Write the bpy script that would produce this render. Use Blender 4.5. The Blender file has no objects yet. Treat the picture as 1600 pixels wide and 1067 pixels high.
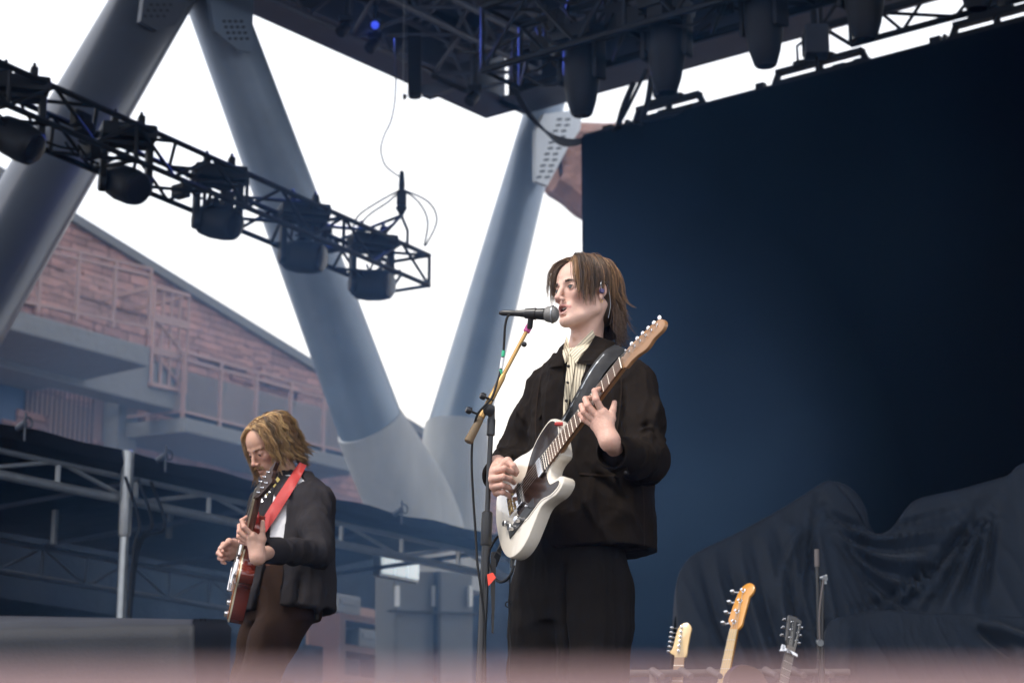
import bpy, bmesh, math, random
import numpy as np
from mathutils import Vector, Matrix
from mathutils.bvhtree import BVHTree

# ---------------------------------------------------------------- camera
FPX = 3600.0            # focal length in pixels of a 1600 px wide frame
PITCH = math.radians(15.0)
CAM = Vector((0.0, 0.0, -0.30))      # stage floor is z = 0, the camera stands in the pit in front of it
SP, CP = math.sin(PITCH), math.cos(PITCH)
scene = bpy.context.scene
C = scene.collection
cd = bpy.data.cameras.new("camera"); cam = bpy.data.objects.new("camera", cd); C.objects.link(cam)
cam.location = CAM; cam.rotation_euler = (math.pi / 2 + PITCH, 0, 0)
cd.sensor_width = 36.0; cd.lens = FPX * 36.0 / 1600.0
cd.clip_start = 0.05; cd.clip_end = 3000
cd.dof.use_dof = True; cd.dof.focus_distance = 7.02; cd.dof.aperture_fstop = 5.6
scene.camera = cam

# ---------------------------------------------------------------- world, sun, exposure
w = bpy.data.worlds.new("World"); scene.world = w; w.use_nodes = True
nt = w.node_tree; nt.nodes.clear()
sky = nt.nodes.new('ShaderNodeTexSky'); sky.sky_type = 'NISHITA'; sky.sun_disc = False
SUN_EL, SUN_AZ = math.radians(60), math.radians(225)     # azimuth clockwise from +Y: behind the camera, to its left
sky.sun_elevation = SUN_EL; sky.sun_rotation = SUN_AZ
sky.air_density = 1.0; sky.dust_density = 6.0; sky.ozone_density = 1.0
ov = nt.nodes.new('ShaderNodeMix'); ov.data_type = 'RGBA'; ov.inputs[0].default_value = 0.80
ov.inputs[7].default_value = (9.4, 9.7, 10.4, 1)         # the even white overcast layer
bg = nt.nodes.new('ShaderNodeBackground'); bg.inputs[1].default_value = 0.10
ow = nt.nodes.new('ShaderNodeOutputWorld')
nt.links.new(sky.outputs[0], ov.inputs[6]); nt.links.new(ov.outputs[2], bg.inputs[0]); nt.links.new(bg.outputs[0], ow.inputs[0])
sl = bpy.data.lights.new("sun", 'SUN'); sl.energy = 1.4; sl.angle = math.radians(14); sl.color = (1.0, 0.95, 0.88)
so = bpy.data.objects.new("sun", sl); C.objects.link(so)
sdir = Vector((math.sin(SUN_AZ) * math.cos(SUN_EL), math.cos(SUN_AZ) * math.cos(SUN_EL), math.sin(SUN_EL)))
so.rotation_euler = sdir.to_track_quat('Z', 'Y').to_euler(); so.location = (0, 0, 30)
scene.view_settings.view_transform = 'Standard'; scene.view_settings.look = 'None'
scene.view_settings.exposure = 1.0; scene.view_settings.gamma = 1.0
scene.cycles.max_bounces = 6; scene.cycles.diffuse_bounces = 3; scene.cycles.volume_bounces = 1
scene.cycles.sample_clamp_indirect = 6.0

# ---------------------------------------------------------------- frames of reference
def ray(px, py):
    u = (px - 800.0) / FPX; v = (533.5 - py) / FPX
    return Vector((u, CP - v * SP, SP + v * CP))
def at(px, py, Y):
    d = ray(px, py); return CAM + d * (Y / d.y)
RX = Vector((1, 0, 0)); RU = Vector((0, -SP, CP)); RF = Vector((0, CP, SP))
def camv(r, away, up):      # camera-frame direction -> world
    return RX * r + RF * away + RU * up
C0 = Vector((0.07, 25.0, 0)); UU = Vector((0.789, -0.614, 0)).normalized(); VV = Vector((0.614, 0.789, 0)).normalized()
ZZ = Vector((0, 0, 1))
def S(u, v, z): return C0 + UU * u + VV * v + ZZ * z        # stage axes: u along the back, v upstage, z up
def on_u(px, py, u0):
    d = ray(px, py); return CAM + d * ((u0 - (CAM - C0).dot(UU)) / d.dot(UU))
def on_v(px, py, v0):
    d = ray(px, py); return CAM + d * ((v0 - (CAM - C0).dot(VV)) / d.dot(VV))
def on_z(px, py, z0):
    d = ray(px, py); return CAM + d * ((z0 - CAM.z) / d.z)
def uvz(p): q = p - C0; return q.dot(UU), q.dot(VV), p.z

# ---------------------------------------------------------------- materials
MT = {}
def M(name, col, rough=0.6, metal=0.0, var=None, bump=None, spec=0.5, coat=0.0, emis=None, attr=None, sheen=0.0, stretch=None):
    """var=(scale, amount, other colour)  bump=(scale, distance) ; coordinates are the object's own"""
    m = bpy.data.materials.new(name); m.use_nodes = True; n = m.node_tree.nodes; l = m.node_tree.links
    b = n['Principled BSDF']; b.inputs['Base Color'].default_value = (*col, 1)
    b.inputs['Roughness'].default_value = rough; b.inputs['Metallic'].default_value = metal
    b.inputs['Specular IOR Level'].default_value = spec; b.inputs['Coat Weight'].default_value = coat
    b.inputs['Sheen Weight'].default_value = sheen
    tc = n.new('ShaderNodeTexCoord'); mp = n.new('ShaderNodeMapping'); l.new(tc.outputs['Object'], mp.inputs[0])
    if stretch: mp.inputs['Scale'].default_value = stretch
    base = None
    if attr:
        a = n.new('ShaderNodeVertexColor'); a.layer_name = attr; base = a.outputs[0]
        l.new(base, b.inputs['Base Color'])
    if var:
        t = n.new('ShaderNodeTexNoise'); t.inputs['Scale'].default_value = var[0]; t.inputs['Detail'].default_value = 6
        t.inputs['Roughness'].default_value = 0.62
        l.new(mp.outputs[0], t.inputs[0])
        r = n.new('ShaderNodeMapRange'); r.inputs[1].default_value = 0.35; r.inputs[2].default_value = 0.68
        r.inputs[3].default_value = 0; r.inputs[4].default_value = var[1]; l.new(t.outputs[0], r.inputs[0])
        x = n.new('ShaderNodeMix'); x.data_type = 'RGBA'; l.new(r.outputs[0], x.inputs[0])
        if base: l.new(base, x.inputs[6])
        else: x.inputs[6].default_value = (*col, 1)
        x.inputs[7].default_value = (*var[2], 1); l.new(x.outputs[2], b.inputs['Base Color'])
    if bump:
        t2 = n.new('ShaderNodeTexNoise'); t2.inputs['Scale'].default_value = bump[0]; t2.inputs['Detail'].default_value = 5
        l.new(mp.outputs[0], t2.inputs[0])
        bu = n.new('ShaderNodeBump'); bu.inputs['Distance'].default_value = bump[1]; bu.inputs['Strength'].default_value = 1.0
        l.new(t2.outputs[0], bu.inputs['Height']); l.new(bu.outputs[0], b.inputs['Normal'])
    if emis:
        b.inputs['Emission Color'].default_value = (*emis[0], 1); b.inputs['Emission Strength'].default_value = emis[1]
    MT[name] = m; return m

# ---------------------------------------------------------------- mesh building
def link(name, verts, faces, mat, parent=None, smooth=False, cols=None):
    me = bpy.data.meshes.new(name)
    verts = np.asarray([tuple(v) for v in verts] if not isinstance(verts, np.ndarray) else verts, dtype=np.float32)
    me.from_pydata(verts.tolist(), [], faces if isinstance(faces, list) else faces.tolist())
    if isinstance(mat, (list, tuple)):
        for x in mat: me.materials.append(x)
    else: me.materials.append(mat)
    if smooth: me.polygons.foreach_set('use_smooth', [True] * len(me.polygons))
    if cols is not None:
        ca = me.color_attributes.new('Col', 'FLOAT_COLOR', 'POINT')
        cc = np.ones((len(verts), 4), np.float32); cc[:, :3] = cols; ca.data.foreach_set('color', cc.ravel())
    me.update()
    o = bpy.data.objects.new(name, me); C.objects.link(o)
    if parent is not None:
        o.parent = parent
        o.matrix_parent_inverse = parent.matrix_world.inverted() if parent.type != 'EMPTY' else EMPTY_INV.get(parent.name, Matrix())
    return o
EMPTY_INV = {}
def tag(o, label=None, cat=None, group=None, kind=None):
    if label: o['label'] = label
    if cat: o['category'] = cat
    if group: o['group'] = group
    if kind: o['kind'] = kind
    return o
def empty(name, loc, label, cat, group=None):
    o = bpy.data.objects.new(name, None); C.objects.link(o); o.location = loc
    EMPTY_INV[o.name] = Matrix.Translation(-Vector(loc)); o.empty_display_size = 0.1
    return tag(o, label, cat, group)
def copy_tree(o, parent=None):
    c = o.copy(); C.objects.link(c)
    if parent is not None: c.parent = parent
    for ch in list(o.children): copy_tree(ch, c)
    return c

class MB:
    """collects shapes; build() links them as one mesh object"""
    def __init__(s): s.v = []; s.f = []; s.mi = []
    def add(s, vs, fs, mi=0):
        b = len(s.v); s.v += [Vector(v) for v in vs]; s.f += [[i + b for i in f] for f in fs]; s.mi += [mi] * len(fs); return s
    def box(s, c, hx, hy, hz, mi=0):     # hx, hy, hz half-extent vectors
        c = Vector(c); hx, hy, hz = Vector(hx), Vector(hy), Vector(hz)
        vs = [c + hx * a + hy * b + hz * d for a in (-1, 1) for b in (-1, 1) for d in (-1, 1)]
        return s.add(vs, [[0, 1, 3, 2], [4, 6, 7, 5], [0, 4, 5, 1], [2, 3, 7, 6], [0, 2, 6, 4], [1, 5, 7, 3]], mi)
    def cbox(s, c, hx, hy, hz, ch=0.01, mi=0):   # box with chamfered edges
        c = Vector(c); hx, hy, hz = Vector(hx), Vector(hy), Vector(hz)
        L = [hx.length, hy.length, hz.length]; A = [hx.normalized(), hy.normalized(), hz.normalized()]
        bm = bmesh.new(); bmesh.ops.create_cube(bm, size=2)
        for v in bm.verts: v.co = Vector((v.co.x * L[0], v.co.y * L[1], v.co.z * L[2]))
        bmesh.ops.bevel(bm, geom=bm.edges[:], offset=min(ch, min(L) * .8), segments=2, affect='EDGES', profile=0.6)
        vs = [c + A[0] * v.co.x + A[1] * v.co.y + A[2] * v.co.z for v in bm.verts]
        fs = [[v.index for v in f.verts] for f in bm.faces]; bm.verts.index_update(); bm.free()
        return s.add(vs, fs, mi)
    def tube(s, pts, r, n=8, cap=True, mi=0):
        pts = [Vector(p) for p in pts]; k = len(pts)
        if not hasattr(r, '__len__'): r = [r] * k
        T = [(pts[min(i + 1, k - 1)] - pts[max(i - 1, 0)]).normalized() for i in range(k)]
        x = T[0].orthogonal().normalized(); vs = []
        for i in range(k):
            x = (x - T[i] * x.dot(T[i])).normalized(); y = T[i].cross(x)
            for j in range(n):
                a = 2 * math.pi * j / n; vs.append(pts[i] + (x * math.cos(a) + y * math.sin(a)) * r[i])
        fs = [[i * n + j, i * n + (j + 1) % n, (i + 1) * n + (j + 1) % n, (i + 1) * n + j] for i in range(k - 1) for j in range(n)]
        if cap: fs += [list(range(n))[::-1], [(k - 1) * n + j for j in range(n)]]
        return s.add(vs, fs, mi)
    def lathe(s, o, ax, prof, n=20, mi=0, sx=1.0, xd=None):   # prof: (distance along axis, radius)
        o = Vector(o); ax = Vector(ax).normalized(); x = (xd - ax * xd.dot(ax)).normalized() if xd else ax.orthogonal().normalized(); y = ax.cross(x)
        vs = []; k = len(prof)
        for t, r in prof:
            for j in range(n):
                a = 2 * math.pi * j / n; vs.append(o + ax * t + (x * math.cos(a) * sx + y * math.sin(a)) * max(r, 1e-4))
        fs = [[i * n + j, i * n + (j + 1) % n, (i + 1) * n + (j + 1) % n, (i + 1) * n + j] for i in range(k - 1) for j in range(n)]
        fs += [list(range(n))[::-1], [(k - 1) * n + j for j in range(n)]]
        return s.add(vs, fs, mi)
    def prism(s, poly, d, mi=0, bev=0.0):     # poly: list of 3D points (planar), d: extrusion vector; bev: edge rounding on both rims
        poly = [Vector(p) for p in poly]; n = len(poly); d = Vector(d)
        if bev <= 0:
            vs = poly + [p + d for p in poly]
            fs = [list(range(n))[::-1], list(range(n, 2 * n))] + [[i, (i + 1) % n, n + (i + 1) % n, n + i] for i in range(n)]
            return s.add(vs, fs, mi)
        nn = d.normalized(); rows = []
        ins = []
        for i in range(n):
            t = (poly[(i + 1) % n] - poly[i - 1]).normalized(); ins.append(nn.cross(t).normalized())
        area = sum((poly[i] - poly[0]).cross(poly[(i + 1) % n] - poly[0]).dot(nn) for i in range(n))
        sg = 1 if area > 0 else -1
        L = d.length
        for (h, e) in ((0, bev), (bev * .3, bev * .3), (bev, 0), (L - bev, 0), (L - bev * .3, bev * .3), (L, bev)):
            rows.append([poly[i] + ins[i] * e * sg + nn * h for i in range(n)])
        vs = [p for r in rows for p in r]; k = len(rows)
        fs = [[a * n + i, a * n + (i + 1) % n, (a + 1) * n + (i + 1) % n, (a + 1) * n + i] for a in range(k - 1) for i in range(n)]
        fs += [list(range(n))[::-1], [(k - 1) * n + i for i in range(n)]]
        return s.add(vs, fs, mi)
    def grid(s, rows, thick=None, mi=0):      # rows of equal length; thick: offset vector for a second side
        n = len(rows[0]); k = len(rows); vs = [Vector(p) for r in rows for p in r]
        fs = [[i * n + j, i * n + j + 1, (i + 1) * n + j + 1, (i + 1) * n + j] for i in range(k - 1) for j in range(n - 1)]
        if thick is not None:
            m = len(vs); t = Vector(thick); vs = vs + [v + t for v in vs]
            fs += [[f[3] + m, f[2] + m, f[1] + m, f[0] + m] for f in fs]
            rim = [j for j in range(n)] + [i * n + n - 1 for i in range(1, k)] + [(k - 1) * n + j for j in range(n - 2, -1, -1)] + [i * n for i in range(k - 2, 0, -1)]
            q = len(rim); fs += [[rim[a], rim[a] + m, rim[(a + 1) % q] + m, rim[(a + 1) % q]] for a in range(q)]
        return s.add(vs, fs, mi)
    def build(s, name, mat, parent=None, smooth=False, fix=True):
        o = link(name, s.v, s.f, mat, parent, smooth)
        if isinstance(mat, (list, tuple)) and len(mat) > 1: o.data.polygons.foreach_set('material_index', s.mi)
        if fix:
            bm = bmesh.new(); bm.from_mesh(o.data); bmesh.ops.recalc_face_normals(bm, faces=bm.faces); bm.to_mesh(o.data); bm.free()
        if smooth: 
            try: o.data.set_sharp_from_angle(angle=math.radians(38))
            except Exception: pass
        return o
def spline(pts, n=8, closed=False):
    """Catmull-Rom through the points (any dimension)"""
    P = [np.array(tuple(p), float) for p in pts]; k = len(P); out = []
    for i in range(k if closed else k - 1):
        a, b, c, d = (P[(i - 1) % k], P[i], P[(i + 1) % k], P[(i + 2) % k]) if closed else (P[max(i - 1, 0)], P[i], P[i + 1], P[min(i + 2, k - 1)])
        for j in range(n):
            t = j / n; out.append(.5 * ((2 * b) + (c - a) * t + (2 * a - 5 * b + 4 * c - d) * t * t + (3 * b - a - 3 * c + d) * t ** 3))
    if not closed: out.append(P[-1])
    return out

# ---------------------------------------------------------------- noise (numpy)
_rs = np.random.RandomState(7); _perm = np.concatenate([_rs.permutation(256)] * 3); _val = _rs.rand(256) * 2 - 1
def vnoise(P):
    P = np.asarray(P, float); i = np.floor(P).astype(int); f = P - i; f = f * f * (3 - 2 * f); i &= 255
    def h(a, b, c): return _val[_perm[_perm[_perm[(i[:, 0] + a) & 255] + ((i[:, 1] + b) & 255)] + ((i[:, 2] + c) & 255)]]
    x, y, z = f[:, 0], f[:, 1], f[:, 2]
    l = lambda a, b, t: a + (b - a) * t
    return l(l(l(h(0, 0, 0), h(1, 0, 0), x), l(h(0, 1, 0), h(1, 1, 0), x), y), l(l(h(0, 0, 1), h(1, 0, 1), x), l(h(0, 1, 1), h(1, 1, 1), x), y), z)
def fbm(P, o=4):
    s = 0; a = 1; P = np.asarray(P, float)
    for k in range(o): s = s + vnoise(P * (2.03 ** k) + 17.3 * k) * a; a *= .5
    return s

# ---------------------------------------------------------------- signed-distance modelling
class SDF:
    def __init__(s): s.p = []
    def rc(s, a, b, ra, rb, k=.01, op='+'):           # tapered capsule
        a = np.array(tuple(a), float); b = np.array(tuple(b), float); r = max(ra, rb)
        def f(P):
            ba = b - a; L2 = max(ba.dot(ba), 1e-12); t = np.clip(((P - a) @ ba) / L2, 0, 1)
            return np.sqrt((((P - a) - t[..., None] * ba) ** 2).sum(-1)) - (ra + (rb - ra) * t)
        s.p.append((f, np.minimum(a, b) - r, np.maximum(a, b) + r, k, op)); return s
    def chain(s, pts, rs, k=.01, op='+'):
        for i in range(len(pts) - 1): s.rc(pts[i], pts[i + 1], rs[i], rs[i + 1], k, op)
        return s
    def ell(s, c, r, R=None, k=.01, op='+'):          # ellipsoid, R rows = axes
        c = np.array(tuple(c), float); r = np.array(r, float); R = np.eye(3) if R is None else np.array([tuple(x) for x in R])
        def f(P):
            q = (P - c) @ R.T; k0 = np.sqrt(((q / r) ** 2).sum(-1)); k1 = np.sqrt(((q / (r * r)) ** 2).sum(-1)) + 1e-9
            return k0 * (k0 - 1) / k1
        m = max(r); s.p.append((f, c - m, c + m, k, op)); return s
    def box(s, c, h, R=None, rd=.01, k=.01, op='+'):
        c = np.array(tuple(c), float); h = np.array(h, float) - rd; R = np.eye(3) if R is None else np.array([tuple(x) for x in R])
        def f(P):
            q = np.abs((P - c) @ R.T) - h
            return np.sqrt((np.maximum(q, 0) ** 2).sum(-1)) + np.minimum(q.max(-1), 0) - rd
        m = np.linalg.norm(h + rd); s.p.append((f, c - m, c + m, k, op)); return s
    def fn(s, f, lo, hi, k=.01, op='+'): s.p.append((f, np.array(lo, float), np.array(hi, float), k, op)); return s
    def mesh(s, h, lo=None, hi=None):
        ad = [p for p in s.p if p[4] == '+']
        lo = np.min([p[1] for p in ad], 0) - 3 * h if lo is None else np.array(lo); hi = np.max([p[2] for p in ad], 0) + 3 * h if hi is None else np.array(hi)
        n = np.ceil((hi - lo) / h).astype(int) + 1
        F = np.full(n, 1.0, np.float32); ax = [lo[i] + h * np.arange(n[i]) for i in range(3)]
        for f, a, b, k, op in s.p:
            m = 2.5 * k + 3 * h
            i0 = np.clip(np.floor((a - m - lo) / h).astype(int), 0, n - 1); i1 = np.clip(np.ceil((b + m - lo) / h).astype(int) + 1, 1, n)
            if (i1 <= i0).any(): continue
            G = np.stack(np.meshgrid(ax[0][i0[0]:i1[0]], ax[1][i0[1]:i1[1]], ax[2][i0[2]:i1[2]], indexing='ij'), -1)
            d = f(G); sl = (slice(i0[0], i1[0]), slice(i0[1], i1[1]), slice(i0[2], i1[2])); o = F[sl]
            if op == '+':
                q = np.maximum(k - np.abs(o - d), 0) / max(k, 1e-6); F[sl] = np.minimum(o, d) - q * q * k * .25
            elif op == '-':
                d = -d; q = np.maximum(k - np.abs(o - d), 0) / max(k, 1e-6); F[sl] = np.maximum(o, d) + q * q * k * .25
        return nets(F, lo, h)
def nets(F, lo, h):
    ins = F < 0; nx, ny, nz = F.shape
    cs = np.zeros((nx - 1, ny - 1, nz - 1), np.int8)
    for a in (0, 1):
        for b in (0, 1):
            for c in (0, 1): cs += ins[a:nx - 1 + a, b:ny - 1 + b, c:nz - 1 + c]
    act = (cs > 0) & (cs < 8); idx = -np.ones(cs.shape, np.int64); I = np.argwhere(act); idx[act] = np.arange(len(I))
    acc = np.zeros((len(I), 3)); cnt = np.zeros(len(I))
    cor = [(a, b, c) for a in (0, 1) for b in (0, 1) for c in (0, 1)]
    for p in cor:
        for ax in range(3):
            if p[ax]: continue
            q = list(p); q[ax] = 1
            fa = F[I[:, 0] + p[0], I[:, 1] + p[1], I[:, 2] + p[2]]; fb = F[I[:, 0] + q[0], I[:, 1] + q[1], I[:, 2] + q[2]]
            x = (fa < 0) != (fb < 0); t = np.where(x, fa / np.where(x, fa - fb, 1), 0)
            pt = np.tile(np.array(p, float), (len(I), 1)); pt[:, ax] += t
            acc[x] += pt[x]; cnt[x] += 1
    V = lo + h * (I + acc / np.maximum(cnt, 1)[:, None])
    fs = []
    for ax in range(3):
        b, c = (ax + 1) % 3, (ax + 2) % 3
        A = np.take(ins, range(0, F.shape[ax] - 1), ax); B = np.take(ins, range(1, F.shape[ax]), ax)
        E = np.argwhere(A != B); E = E[(E[:, b] > 0) & (E[:, c] > 0) & (E[:, b] < F.shape[b] - 1) & (E[:, c] < F.shape[c] - 1)]
        if not len(E): continue
        def g(db, dc): e = E.copy(); e[:, b] -= db; e[:, c] -= dc; return idx[e[:, 0], e[:, 1], e[:, 2]]
        q = np.stack([g(1, 1), g(0, 1), g(0, 0), g(1, 0)], 1)
        fl = ~A[E[:, 0], E[:, 1], E[:, 2]]; q[fl] = q[fl][:, ::-1]; fs.append(q)
    return V, np.concatenate(fs)
def vnormals(V, F):
    n = np.cross(V[F[:, 2]] - V[F[:, 0]], V[F[:, 3]] - V[F[:, 1]]); N = np.zeros_like(V)
    for i in range(4): np.add.at(N, F[:, i], n)
    return N / (np.linalg.norm(N, axis=1)[:, None] + 1e-12)
def relax(V, F, it=2, lam=.5):
    for _ in range(it):
        A = np.zeros_like(V); c = np.zeros(len(V))
        for i in range(4):
            j = (i + 1) % 4; np.add.at(A, F[:, i], V[F[:, j]]); np.add.at(A, F[:, j], V[F[:, i]]); np.add.at(c, F[:, i], 1); np.add.at(c, F[:, j], 1)
        V = V * (1 - lam) + lam * A / np.maximum(c, 1)[:, None]
    return V
def bvh_of(V, F): return BVHTree.FromPolygons([tuple(v) for v in V], [tuple(int(i) for i in f) for f in F])
def hit(bvhs, px, py):
    d = ray(px, py).normalized(); best = None
    for b in bvhs:
        r = b.ray_cast(CAM, d)
        if r[0] is not None and (best is None or r[3] < best): best = r[3]
    return d, best
def lay(bvhs, ea, eb, nu, nv, off, th, name, mat, parent, bow=0.0, smooth=True):
    """a strip of cloth or leather lying on a garment, between two outline curves ea and eb"""
    A = spline(ea, nu) if len(ea) > 1 else ea; B = spline(eb, nu)
    k = min(len(A), len(B)); G = []; D = []
    for i in range(k):
        row = []; dr = []
        for j in range(nv + 1):
            t = j / nv; p = A[i] * (1 - t) + B[i] * t; d, q = hit(bvhs, p[0], p[1]); row.append((p, d, t)); dr.append(q)
        G.append(row); D.append(dr)
    fl = [q for r in D for q in r if q is not None]; m = sum(fl) / len(fl)
    for it in range(30):
        ch = False
        for i in range(k):
            for j in range(nv + 1):
                if D[i][j] is None:
                    nb = [D[a][b] for a, b in ((i - 1, j), (i + 1, j), (i, j - 1), (i, j + 1)) if 0 <= a < k and 0 <= b <= nv and D[a][b] is not None]
                    if nb: D[i][j] = sum(nb) / len(nb) + .004; ch = True
        if not ch: break
    Ds = [[(D[i][j] + sum(D[a][b] for a, b in ((max(i - 1, 0), j), (min(i + 1, k - 1), j), (i, max(j - 1, 0)), (i, min(j + 1, nv))))) / 5 for j in range(nv + 1)] for i in range(k)]
    rows = [[CAM + G[i][j][1] * (min(Ds[i][j], D[i][j]) - off - bow * math.sin(math.pi * G[i][j][2])) for j in range(nv + 1)] for i in range(k)]
    mb = MB(); mb.grid(rows, RF * th)
    return mb.build(name, mat, parent, smooth=smooth)
# ================================================================ materials of the place
M('steel_paint', (0.20, 0.265, 0.36), .42, 0.2, var=(1.3, .6, (.12, .165, .23)), bump=(14, .0015), coat=.15)
M('steel_shaded', (0.085, 0.10, 0.13), .40, 0.2, var=(1.3, .5, (.06, .068, .085)), coat=.2)  # darker copy of the column paint, shade put into the colour
M('plate_paint', (0.46, 0.50, 0.55), .45, 0.2, var=(2, .3, (.34, .38, .42)))
M('slot_dark', (0.03, 0.035, 0.045), .8)
M('pier_concrete', (0.46, 0.49, 0.52), .85, var=(1.6, .75, (.27, .30, .33)), bump=(9, .012), stretch=(1, 1, .3))
M('grey_concrete', (0.12, 0.125, 0.13), .9, var=(.7, .6, (.10, .10, .105)), bump=(6, .02))
M('roof_under', (0.045, 0.048, 0.075), .8, var=(1.1, .6, (.02, .022, .034)))
M('roof_steel', (0.06, 0.072, 0.10), .55, .1, var=(3, .5, (.03, .035, .055)))
M('tube_steel', (0.36, 0.38, 0.40), .38, .7, var=(9, .5, (.22, .24, .27)))
M('truss_black', (0.009, 0.010, 0.012), .5, 0, var=(12, .5, (.018, .019, .022)), spec=.15)
M('fixture_black', (0.008, 0.009, 0.011), .5, 0, var=(7, .5, (.015, .015, .017)), bump=(60, .001), spec=.15)
M('lens_glass', (0.01, 0.01, 0.015), .25, 0, spec=.25)
M('cable_black', (0.010, 0.010, 0.011), .55, spec=.2)
M('stage_black', (0.02, 0.02, 0.022), .5, var=(3, .6, (.035, .033, .032)))
M('canopy_black', (0.005, 0.006, 0.009), .75, var=(2, .5, (.009, .009, .013)), bump=(5, .02), spec=.1)
M('rail_pink', (0.42, 0.27, 0.27), .7, var=(1.5, .5, (.3, .19, .2)))
M('wood_planks', (0.22, 0.14, 0.12), .7, var=(2.5, .5, (.22, .14, .12)), stretch=(1, 1, .15))
M('door_blue', (0.03, 0.07, 0.16), .5)
M('rail_iron', (0.20, 0.135, 0.13), .6, var=(4, .4, (.25, .16, .15)))
M('pit_ground', (0.12, 0.10, 0.09), .9, var=(.6, .6, (.18, .13, .11)), bump=(8, .02))
M('shelf_red', (0.075, 0.032, 0.028), .7, var=(4, .5, (.04, .022, .02)))
M('base_concrete', (0.13, 0.145, 0.165), .85, var=(1.2, .6, (.09, .10, .12)))
M('crate_grey', (0.10, 0.11, 0.13), .7)
M('lamp_white', (0.8, 0.85, 0.9), .5, emis=((.7, .85, 1.0), .35))
M('lamp_blue', (0.05, 0.08, 0.8), .4, emis=((.05, .10, 1.0), .35))

def stone_mat(name, a, b, c, mort, sc, bw=.9, rh=.22):
    m = bpy.data.materials.new(name); m.use_nodes = True; n = m.node_tree.nodes; l = m.node_tree.links; p = n['Principled BSDF']
    p.inputs['Roughness'].default_value = .9
    uv = n.new('ShaderNodeUVMap'); uv.uv_map = 'UV'
    ns = n.new('ShaderNodeTexNoise'); ns.inputs['Scale'].default_value = 1.1; ns.inputs['Detail'].default_value = 3; l.new(uv.outputs[0], ns.inputs[0])
    ad = n.new('ShaderNodeVectorMath'); ad.operation = 'MULTIPLY_ADD'; ad.inputs[1].default_value = (.14, .10, 0); l.new(ns.outputs[1], ad.inputs[0]); l.new(uv.outputs[0], ad.inputs[2])
    hs = []
    cols = []
    for k, (s_, off) in enumerate(((1.0, .5), (.74, .37))):
        br = n.new('ShaderNodeTexBrick'); br.inputs['Scale'].default_value = sc * s_; br.inputs['Brick Width'].default_value = bw; br.inputs['Row Height'].default_value = rh
        br.inputs['Mortar Size'].default_value = .022; br.inputs['Mortar Smooth'].default_value = .5; br.inputs['Bias'].default_value = -.1
        br.offset = off; br.squash = 1.6; br.squash_frequency = 3
        br.inputs['Color1'].default_value = (*a, 1); br.inputs['Color2'].default_value = (*b, 1); br.inputs['Mortar'].default_value = (*mort, 1)
        l.new(ad.outputs[0], br.inputs[0]); cols.append(br.outputs[0]); hs.append(br.outputs[1])
    sel = n.new('ShaderNodeTexNoise'); sel.inputs['Scale'].default_value = .5; l.new(uv.outputs[0], sel.inputs[0])
    st = n.new('ShaderNodeMath'); st.operation = 'GREATER_THAN'; st.inputs[1].default_value = .53; l.new(sel.outputs[0], st.inputs[0])
    mx = n.new('ShaderNodeMix'); mx.data_type = 'RGBA'; l.new(st.outputs[0], mx.inputs[0]); l.new(cols[0], mx.inputs[6]); l.new(cols[1], mx.inputs[7])
    mh = n.new('ShaderNodeMix'); mh.data_type = 'FLOAT'; l.new(st.outputs[0], mh.inputs[0]); l.new(hs[0], mh.inputs[2]); l.new(hs[1], mh.inputs[3])
    fn = n.new('ShaderNodeTexNoise'); fn.inputs['Scale'].default_value = 2.3; fn.inputs['Detail'].default_value = 7; l.new(uv.outputs[0], fn.inputs[0])
    r = n.new('ShaderNodeMapRange'); r.inputs[1].default_value = .4; r.inputs[2].default_value = .7; l.new(fn.outputs[0], r.inputs[0])
    m2 = n.new('ShaderNodeMix'); m2.data_type = 'RGBA'; m2.blend_type = 'MULTIPLY'; m2.inputs[0].default_value = .6; l.new(mx.outputs[2], m2.inputs[6])
    cr = n.new('ShaderNodeMix'); cr.data_type = 'RGBA'; cr.inputs[6].default_value = (.7, .68, .7, 1); cr.inputs[7].default_value = (*c, 1); l.new(r.outputs[0], cr.inputs[0]); l.new(cr.outputs[2], m2.inputs[7])
    l.new(m2.outputs[2], p.inputs['Base Color'])
    sb = n.new('ShaderNodeMath'); sb.operation = 'MULTIPLY_ADD'; sb.inputs[1].default_value = -1.0; l.new(mh.outputs[0], sb.inputs[0]); l.new(fn.outputs[0], sb.inputs[2])
    bu = n.new('ShaderNodeBump'); bu.inputs['Distance'].default_value = .10; l.new(sb.outputs[0], bu.inputs['Height']); l.new(bu.outputs[0], p.inputs['Normal'])
    MT[name] = m; return m
stone_mat('sandstone', (.30, .18, .165), (.165, .10, .095), (1.3, 1.15, 1.1), (.05, .033, .034), 2.3, bw=1.15, rh=.32)
def rock_mat():
    m = M('red_rock', (.16, .085, .07), .95, var=(.9, .8, (.075, .05, .045)), bump=(2.0, .25)); return m
rock_mat()
def led_mat():
    m = M('led_black', (.012, .013, .016), .6, spec=.03); n = m.node_tree.nodes; l = m.node_tree.links; p = n['Principled BSDF']
    uv = n.new('ShaderNodeUVMap'); uv.uv_map = 'UV'
    br = n.new('ShaderNodeTexBrick'); br.offset = 0; br.inputs['Scale'].default_value = 1; br.inputs['Brick Width'].default_value = .5; br.inputs['Row Height'].default_value = .5
    br.inputs['Mortar Size'].default_value = .006; br.inputs['Color1'].default_value = (.0005, .0011, .0018, 1); br.inputs['Color2'].default_value = (.0009, .0017, .0026, 1); br.inputs['Mortar'].default_value = (.0008, .001, .002, 1)
    l.new(uv.outputs[0], br.inputs[0]); l.new(br.outputs[0], p.inputs['Base Color'])
led_mat()
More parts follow.
